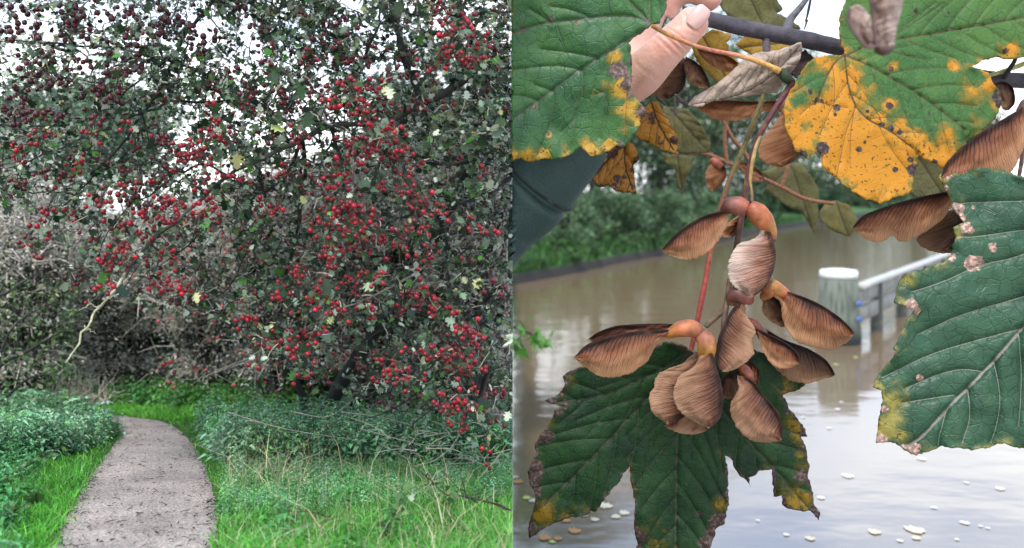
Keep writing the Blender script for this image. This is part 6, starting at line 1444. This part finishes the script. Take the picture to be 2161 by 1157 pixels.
# middle pair
s = nut([([(1545, 645, 6.02), (1548, 628, 6.0), (1560, 622, 5.98), (1575, 628, 5.98), (1588, 640, 6.0)], [8, 17, 20, 17, 6], [YO, DR, DR, (0.22, 0.06, 0.035), DR])], label='dark middle winged seeds')
wing([(1556, 640), (1540, 662), (1527, 690), (1518, 709), (1511, 747), (1515, 773), (1524, 783)], [(1572, 642), (1578, 670), (1592, 690), (1595, 702), (1588, 722), (1590, 748), (1568, 769), (1539, 783), (1525, 784)], 5.98, W_G, s, tl=-0.06, bulge=0.05)
# lower right pair
s = nut([([(1574, 674, 6.05), (1590, 682, 6.04), (1605, 696, 6.04), (1620, 704, 6.05)], [5, 10, 9, 4], [RD, RD, DR, DR])], label='dark brown winged seeds pointing down right')
wing([(1578, 673), (1606, 688), (1656, 717), (1703, 735), (1739, 756), (1755, 775), (1762, 791)], [(1592, 697), (1606, 723), (1621, 759), (1645, 785), (1671, 803), (1703, 809), (1739, 800), (1761, 792)], 6.08, W_D, s, bulge=0.05)
wing([(1596, 694), (1640, 714), (1670, 732), (1686, 752), (1688, 766)], [(1604, 716), (1612, 742), (1628, 768), (1645, 777), (1668, 776), (1687, 768)], 5.98, W_T, s, bulge=0.03)
# bottom right pair
s = nut([([(1560, 770, 6.05), (1572, 782, 6.04), (1582, 795, 6.03), (1588, 806, 6.03)], [6, 12, 12, 5], [OR, RD, RD, DR])], label='lowest winged seeds at right')
wing([(1568, 782), (1540, 788), (1524, 800), (1521, 830)], [(1568, 790), (1562, 815), (1552, 838), (1528, 842), (1522, 832)], 6.12, W_D, s)
wing([(1560, 768), (1585, 764), (1602, 780), (1602, 808)], [(1566, 780), (1578, 792), (1590, 808), (1601, 810)], 6.12, W_T, s, bulge=0.02)
wing([(1576, 797), (1590, 806), (1606, 826), (1627, 850), (1645, 876), (1652, 900), (1650, 929)], [(1556, 792), (1558, 823), (1543, 853), (1546, 882), (1562, 911), (1586, 929), (1621, 933), (1649, 930)], 5.98, W_G, s, bulge=0.08)
# left pair
s = nut([([(1385, 703, 5.98), (1412, 703, 5.94), (1440, 694, 5.92), (1462, 694, 5.92), (1480, 706, 5.92)], [4, 9, 17, 19, 14], [RD, YO, OR, (0.38, 0.12, 0.045), OR]),
         ([(1476, 704, 5.92), (1489, 718, 5.9), (1492, 735, 5.9), (1490, 758, 5.92), (1492, 775, 5.95)], [14, 20, 20, 16, 8], [(0.38, 0.11, 0.05), (0.38, 0.13, 0.06), YO, YO, (0.3, 0.16, 0.1)])], label='large orange-shouldered pair of winged seeds at left')
wing([(1425, 696), (1381, 697), (1343, 699), (1304, 705), (1265, 717), (1234, 731), (1213, 754)], [(1424, 712), (1408, 716), (1392, 723), (1379, 738), (1366, 762), (1335, 785), (1304, 795), (1265, 793), (1239, 777), (1214, 756)], 5.95, W_T, s, tl=-0.1, bulge=0.09, rim=7)
wing([(1425, 688), (1413, 684), (1356, 684), (1304, 688), (1265, 700), (1244, 715)], [(1425, 700), (1400, 706), (1356, 712), (1304, 722), (1265, 728), (1245, 718)], 6.06, W_T, s, tl=-0.05, bulge=0.01)
wing([(1503, 745), (1514, 780), (1525, 821), (1527, 855), (1518, 886), (1498, 903)], [(1478, 752), (1464, 775), (1436, 793), (1423, 821), (1423, 847), (1438, 871), (1464, 889), (1485, 899), (1497, 904)], 5.88, W_G, s, bulge=0.10, rim=7)
wing([(1492, 750), (1472, 800), (1455, 850), (1442, 880), (1412, 896)], [(1466, 744), (1441, 767), (1407, 780), (1387, 793), (1379, 821), (1370, 837), (1376, 868), (1394, 885), (1410, 897)], 6.0, W_G, s, bulge=0.05)
wing([(1500, 830), (1508, 870), (1505, 892), (1493, 904)], [(1450, 850), (1424, 885), (1418, 902), (1430, 913), (1460, 917), (1485, 911), (1493, 905)], 6.06, W_G, s, bulge=0.02)
wing([(1440, 880), (1425, 892), (1404, 898)], [(1444, 886), (1430, 902), (1412, 906), (1404, 900)], 5.94, W_T, s, bulge=0.02, n_=20, m_=8)
# upper right pair behind and in front of the leaf
s = nut([([(2185, 205, 5.7), (2168, 222, 5.7), (2150, 240, 5.72)], [10, 15, 8], [(0.12, 0.07, 0.07), (0.14, 0.08, 0.07), DR])], label='large tan winged seed at the right edge')
wing([(2165, 222), (2120, 250), (2070, 280), (2030, 312), (2000, 342), (1987, 372)], [(2185, 250), (2165, 300), (2150, 335), (2130, 368), (2095, 385), (2040, 386), (1990, 376)], 5.72, W_T, s, bulge=0.06, rim=9)
s = nut([([(2045, 400, 5.95), (2032, 408, 5.95), (2018, 412, 5.95)], [8, 12, 5], [DR, RD, DR])], label='drooping winged seeds tucked behind the blue-green leaf')
wing([(2035, 400), (1992, 406), (1922, 421), (1862, 439), (1822, 456), (1801, 480)], [(2040, 430), (2012, 432), (1990, 462), (1972, 476), (1932, 501), (1902, 510), (1882, 496), (1866, 507), (1849, 510), (1822, 501), (1802, 482)], 5.95, W_T, s, bulge=0.05)
wing([(2045, 432), (2042, 460), (2030, 500), (2008, 532)], [(2000, 446), (1970, 478), (1935, 505), (1955, 526), (1985, 534), (2007, 534)], 6.05, W_D, s, bulge=0.02)
wing([(2092, 180), (2118, 172), (2138, 185), (2142, 215), (2130, 232)], [(2094, 192), (2100, 200), (2108, 215), (2118, 230), (2129, 233)], 6.1, W_D, s, bulge=0.06, label='rolled brown wing beside the orange leaf edge')
# blurred seeds close to the viewer at the top
s = nut([([(1848, 96, 3.6), (1862, 102, 3.6), (1884, 100, 3.6)], [9, 17, 9], (0.07, 0.045, 0.035))], label='blurred pale seeds closest to the viewer')
W_F = wing_mat('pale pinkish seed wing', (0.16, 0.10, 0.09), (0.38, 0.25, 0.2), (0.55, 0.40, 0.34), transl=0.15)
wing([(1852, 98), (1832, 103), (1812, 85), (1795, 60), (1787, 40), (1792, 18)], [(1850, 88), (1845, 70), (1838, 45), (1828, 22), (1812, 12), (1796, 16)], 3.6, W_F, s, bulge=0.02, tl=-.05)
wing([(1850, 100), (1842, 60), (1838, 20), (1832, -30)], [(1886, 98), (1892, 60), (1902, 20), (1910, -30)], 3.6, W_F, s, bulge=0.05, tl=-.05)
# blurred seeds behind the hand and stalks
s = nut([([(1640, 210, 7.3), (1648, 220, 7.3), (1655, 235, 7.3)], [10, 14, 8], (0.35, 0.16, 0.06))], label='backlit winged seeds behind the curled leaf')
wing([(1650, 212), (1600, 214), (1540, 212), (1490, 214), (1468, 222)], [(1640, 232), (1610, 236), (1575, 250), (1545, 256), (1510, 252), (1488, 240), (1469, 225)], 7.3, W_B, s)
s = nut([([(1672, 205, 7.0), (1676, 220, 7.0), (1676, 235, 7.0)], [8, 12, 6], RD)], label='backlit winged seeds left of the orange lobe')
wing([(1680, 225), (1684, 270), (1690, 310), (1680, 335), (1655, 350)], [(1655, 225), (1640, 255), (1612, 290), (1600, 320), (1612, 342), (1640, 352), (1654, 352)], 7.0, W_B, s)
s = nut([([(1432, 120, 6.9), (1438, 135, 6.9), (1436, 150, 6.9)], [8, 12, 6], DR)], label='dark seeds in the shade of the thumb')
wing([(1442, 135), (1448, 165), (1440, 190), (1412, 208)], [(1425, 130), (1395, 160), (1376, 195), (1385, 206), (1410, 209)], 6.9, W_D, s)
wing([(1448, 120), (1475, 135), (1492, 160), (1500, 185)], [(1444, 130), (1450, 165), (1475, 185), (1498, 188)], 6.85, W_D, s)
wing([(1472, 104), (1510, 108), (1540, 120), (1558, 134)], [(1480, 120), (1505, 140), (1530, 150), (1550, 148), (1557, 137)], 6.8, W_B, s)
s = nut([([(1500, 335, 9.0), (1512, 345, 9.0), (1522, 355, 9.0)], [6, 12, 8], RD)], label='blurred orange seeds far behind the stalks', parent=B2)
wing([(1512, 345), (1532, 355), (1530, 380), (1505, 405)], [(1500, 345), (1490, 365), (1492, 390), (1503, 404)], 9.0, W_B, s)
wing([(1560, 340), (1590, 350), (1612, 370), (1610, 382)], [(1558, 350), (1570, 368), (1590, 382), (1608, 384)], 9.0, W_B, s)

# ------------------------------------------------------------------ the hand and the green sleeve
def skin_mesh(chains, parent, name, mat, sub=2, side=None):
    """chains: lists of (px,py,Y,rpx); first point of later chains may be joined by index"""
    bm_v = []; bm_e = []; rad = []
    for ch, join in chains:
        prev = join
        for (px, py, Y, r_) in ch:
            bm_v.append(at(px, py, Y)); rad.append(r_ * Y / F)
            if prev is not None: bm_e.append((prev, len(bm_v) - 1))
            prev = len(bm_v) - 1
    me = bpy.data.meshes.new(name); me.from_pydata([tuple(v) for v in bm_v], bm_e, [])
    o = bpy.data.objects.new(name, me); COL.objects.link(o)
    sk = o.modifiers.new('skin', 'SKIN'); sk.use_smooth_shade = True; sk.branch_smoothing = 0.6
    sl = me.skin_vertices[0].data
    for k, r_ in enumerate(rad): sl[k].radius = (r_, r_)
    sl[0].use_root = True
    su = o.modifiers.new('subdivision', 'SUBSURF'); su.levels = sub; su.render_levels = sub
    dg = bpy.context.evaluated_depsgraph_get(); ev = o.evaluated_get(dg); m2 = bpy.data.meshes.new_from_object(ev)
    bpy.data.objects.remove(o)
    n_ = len(m2.vertices); co = np.empty(n_ * 3); m2.vertices.foreach_get('co', co); co = clampx(co.reshape(-1, 3), side)
    fs3 = [tuple(p_.vertices) for p_ in m2.polygons]
    q4 = np.array([f_ for f_ in fs3 if len(f_) == 4]); q3 = np.array([f_ for f_ in fs3 if len(f_) == 3])
    return co, [q for q in (q4, q3) if len(q)]
def mat_skin():
    m, n, l, p, out = newmat('skin')
    tcn = n.new('ShaderNodeTexCoord')
    z = n.new('ShaderNodeTexNoise'); z.inputs['Scale'].default_value = 2.2; z.inputs['Detail'].default_value = 5; l.new(tcn.outputs['Object'], z.inputs['Vector'])
    r = n.new('ShaderNodeValToRGB'); r.color_ramp.elements[0].position = 0.32; r.color_ramp.elements[0].color = (0.60, 0.29, 0.22, 1); r.color_ramp.elements[1].position = 0.62; r.color_ramp.elements[1].color = (0.70, 0.44, 0.35, 1)
    l.new(z.outputs['Fac'], r.inputs[0]); p.inputs['Roughness'].default_value = 0.45
    at_ = n.new('ShaderNodeAttribute'); at_.attribute_name = 'Col'; z.inputs['Scale'].default_value = 7.0
    mm_ = n.new('ShaderNodeMix'); mm_.data_type = 'RGBA'; mm_.inputs[0].default_value = 0.35; l.new(at_.outputs['Color'], mm_.inputs[6]); l.new(r.outputs[0], mm_.inputs[7]); l.new(mm_.outputs[2], p.inputs['Base Color'])
    p.inputs['Subsurface Weight'].default_value = 0.15; p.inputs['Subsurface Radius'].default_value = (0.10, 0.04, 0.02); p.inputs['Subsurface Scale'].default_value = 0.5
    v = n.new('ShaderNodeTexVoronoi'); v.inputs['Scale'].default_value = 45; l.new(tcn.outputs['Object'], v.inputs['Vector'])
    z3 = n.new('ShaderNodeTexNoise'); z3.inputs['Scale'].default_value = 14; z3.inputs['Detail'].default_value = 4; l.new(tcn.outputs['Object'], z3.inputs['Vector'])
    ad = n.new('ShaderNodeMath'); ad.operation = 'MULTIPLY_ADD'; ad.inputs[1].default_value = 0.25; l.new(v.outputs['Distance'], ad.inputs[0]); l.new(z3.outputs['Fac'], ad.inputs[2])
    b = n.new('ShaderNodeBump'); b.inputs['Strength'].default_value = 0.35; b.inputs['Distance'].default_value = 0.015; l.new(ad.outputs[0], b.inputs['Height']); l.new(b.outputs[0], p.inputs['Normal'])
    return m
PER = empty('person', at(1200, 330, 6.3), 'hand and green coat sleeve of a person holding the branch between thumb and fingers', 'person')
ch = [
 # wrist and palm
 ([(1225, 300, 6.50, 62), (1262, 245, 6.45, 62), (1300, 190, 6.45, 64), (1330, 130, 6.50, 62), (1350, 70, 6.60, 58)], None),
 # thumb from the side of the palm
 ([(1345, 178, 6.25, 56), (1378, 132, 6.12, 45), (1412, 98, 6.06, 41), (1440, 72, 6.04, 38), (1463, 47, 6.04, 37), (1478, 26, 6.05, 31)], 2),
 # index finger behind the branch, its tip showing above the thumb
 ([(1385, 20, 6.65, 36), (1425, -18, 6.62, 33), (1465, -22, 6.58, 30), (1500, -2, 6.56, 27), (1518, 14, 6.56, 22)], 4),
 # middle, ring and little fingers above the frame, bent round the bough
 ([(1370, -20, 6.85, 35), (1420, -62, 6.85, 32), (1475, -58, 6.8, 29), (1515, -30, 6.75, 25)], 4),
 ([(1345, -30, 7.0, 33), (1390, -90, 7.05, 30), (1450, -95, 7.0, 27), (1495, -62, 6.95, 23)], 4),
 ([(1320, -20, 7.15, 29), (1350, -95, 7.2, 25), (1400, -115, 7.2, 22), (1440, -95, 7.15, 19)], 4)]
co, fs = skin_mesh(ch, PER, 'hand', None, 4, 'R')
hx = 1081 + F * co[:, 0] / co[:, 1]; hy = 400 - F * (co[:, 2] - H) / co[:, 1]
HP = np.stack([hx, hy], -1); front = co[:, 1] < 6.4
push = np.zeros(len(co)); red = np.zeros(len(co))
creases = [((1380, 60), (1405, 78), (1440, 112), .016, 2.2), ((1388, 56), (1416, 74), (1448, 104), .014, 2.0), ((1376, 72), (1398, 90), (1428, 122), .012, 2.4), ((1396, 52), (1424, 68), (1452, 92), .008, 2.0),
           ((1340, 130), (1372, 158), (1400, 176), .010, 3.0), ((1446, 30), (1452, 56), (1474, 68), .014, 2.2), ((1330, 110), (1345, 130), (1352, 160), .008, 3.0)]
for a_, m_, b_, d_, w_ in creases:
    cv = catmull([a_, m_, b_], 14); dd = seg_dist(HP, polysegs((cv + np.stack([1.5 * vnoise(np.arange(14) * .9, np.full(14, a_[0])), 0 * cv[:, 0]], -1)).tolist()))
    push += d_ * 0.4 * np.exp(-(dd / w_) ** 2); push -= d_ * 0.15 * np.exp(-((dd - 6) / 4.0) ** 2)
for (x_, y_, r_, a_) in [(1412, 90, 34, .8), (1478, 62, 22, .6), (1495, 20, 18, .7), (1350, 190, 30, .5), (1505, 8, 30, .7), (1400, 20, 40, .7)]:
    red = np.maximum(red, a_ * np.exp(-((hx - x_) ** 2 + (hy - y_) ** 2) / r_ ** 2))
push += 0.003 * fbm(hx / 9, hy / 9, 88, 3)
co[front, 1] += push[front]
sk_ = np.array([0.66, 0.37, 0.28])[None] * (1 - red[:, None]) + np.array([0.60, 0.21, 0.16])[None] * red[:, None]
mesh('hand', co, fs, mat_skin(), PER, smooth=True, col=sk_)
# thumb nail lying on the front of the tip
a_ = np.array([math.cos(-0.88), math.sin(-0.88)]); b_ = np.array([-a_[1], a_[0]])
nl_ = []; fn_ = []; N1, N2 = 14, 12
for i in range(N1):
    for j in range(N2):
        u = -1 + 2 * i / (N1 - 1); w_ = -1 + 2 * j / (N2 - 1)
        ww = w_ * math.sqrt(max(0.0, 1 - (abs(u) ** 3.2) * 0.75))
        q = np.array([1474., 36.]) + a_ * u * 26 + b_ * ww * 18
        rr = 35.0 * 6.04 / F
        Yn = 6.045 - math.sqrt(max(rr ** 2 - (ww * 18 * 6.04 / F) ** 2, 0)) - 0.006 - 0.012 * (1 - ww ** 2) + 0.012 * u * u
        nl_.append(at(q[0], q[1], Yn))
        if i < N1 - 1 and j < N2 - 1: k = i * N2 + j; fn_.append((k, k + 1, k + N2 + 1, k + N2))
no = mesh('thumbnail', np.array(nl_), np.array(fn_), simple('pale nail', (0.64, 0.385, 0.335), 0.18, ns=3, amp=0.06), PER, smooth=True)
sm = no.modifiers.new('thickness', 'SOLIDIFY'); sm.thickness = 0.012; sm.offset = 0
# sleeve
n1, n2 = 60, 40
ax = catmull([(1000, 530, 6.6), (1060, 462, 6.6), (1120, 410, 6.55), (1165, 355, 6.5), (1205, 305, 6.48), (1222, 282, 6.47)], n1)
rr = np.interp(np.linspace(0, 1, n1), [0, .35, .6, .85, 1], [88, 86, 84, 80, 76])
u = np.linspace(0, 1, n1); th = np.arange(n2) * 2 * math.pi / n2
C3 = atv(ax[:, 0], ax[:, 1], ax[:, 2]); t3 = np.gradient(C3, axis=0); t3 /= np.linalg.norm(t3, axis=1)[:, None]
e1 = np.cross(t3, [0, 1, 0]); e1 /= np.linalg.norm(e1, axis=1)[:, None]; e2 = np.cross(t3, e1)
U, TH = np.meshgrid(u, th, indexing='ij')
fold = 0.030 * fbm(U * 7, np.cos(TH) * 1.5 + np.sin(TH) * 2.2, 71, 3) + 0.02 * np.sin(U * 34 + 2.5 * np.sin(TH + 0.6)) * np.clip(1 - U * 1.2, 0, 1) * 0.6
seam = np.exp(-((U - 0.56 + 0.02 * np.sin(TH)) / 0.012) ** 2) * 0.035
Rr = (rr * 6.5 / F)[:, None] * (1 + fold) - seam
V = C3[:, None] + Rr[..., None] * (np.cos(TH)[..., None] * e1[:, None] + np.sin(TH)[..., None] * e2[:, None])
V = clampx(V, 'R').reshape(-1, 3)
i, j = np.meshgrid(np.arange(n1 - 1), np.arange(n2), indexing='ij')
Fq = np.stack([i * n2 + j, i * n2 + (j + 1) % n2, (i + 1) * n2 + (j + 1) % n2, (i + 1) * n2 + j], -1).reshape(-1, 4)
MS = simple('dark green coat cloth', (0.020, 0.048, 0.044), 0.65, ns=60, amp=0.18, bump=0.01)
sl = mesh('sleeve', V, Fq, MS, PER, smooth=True)
sm = sl.modifiers.new('thickness', 'SOLIDIFY'); sm.thickness = 0.03; sm.offset = -1
tb = Tubes(); k = int(0.585 * n1); ring = (C3[k] + (Rr[k][:, None] + 0.004) * (np.cos(th)[:, None] * e1[k] + np.sin(th)[:, None] * e2[k])); ring = np.vstack([ring, ring[:1]])
tb.add(ring, 0.010, 6, (0.012, 0.018, 0.018)); tb.build('seam', M_TWIG, PER, side='R')
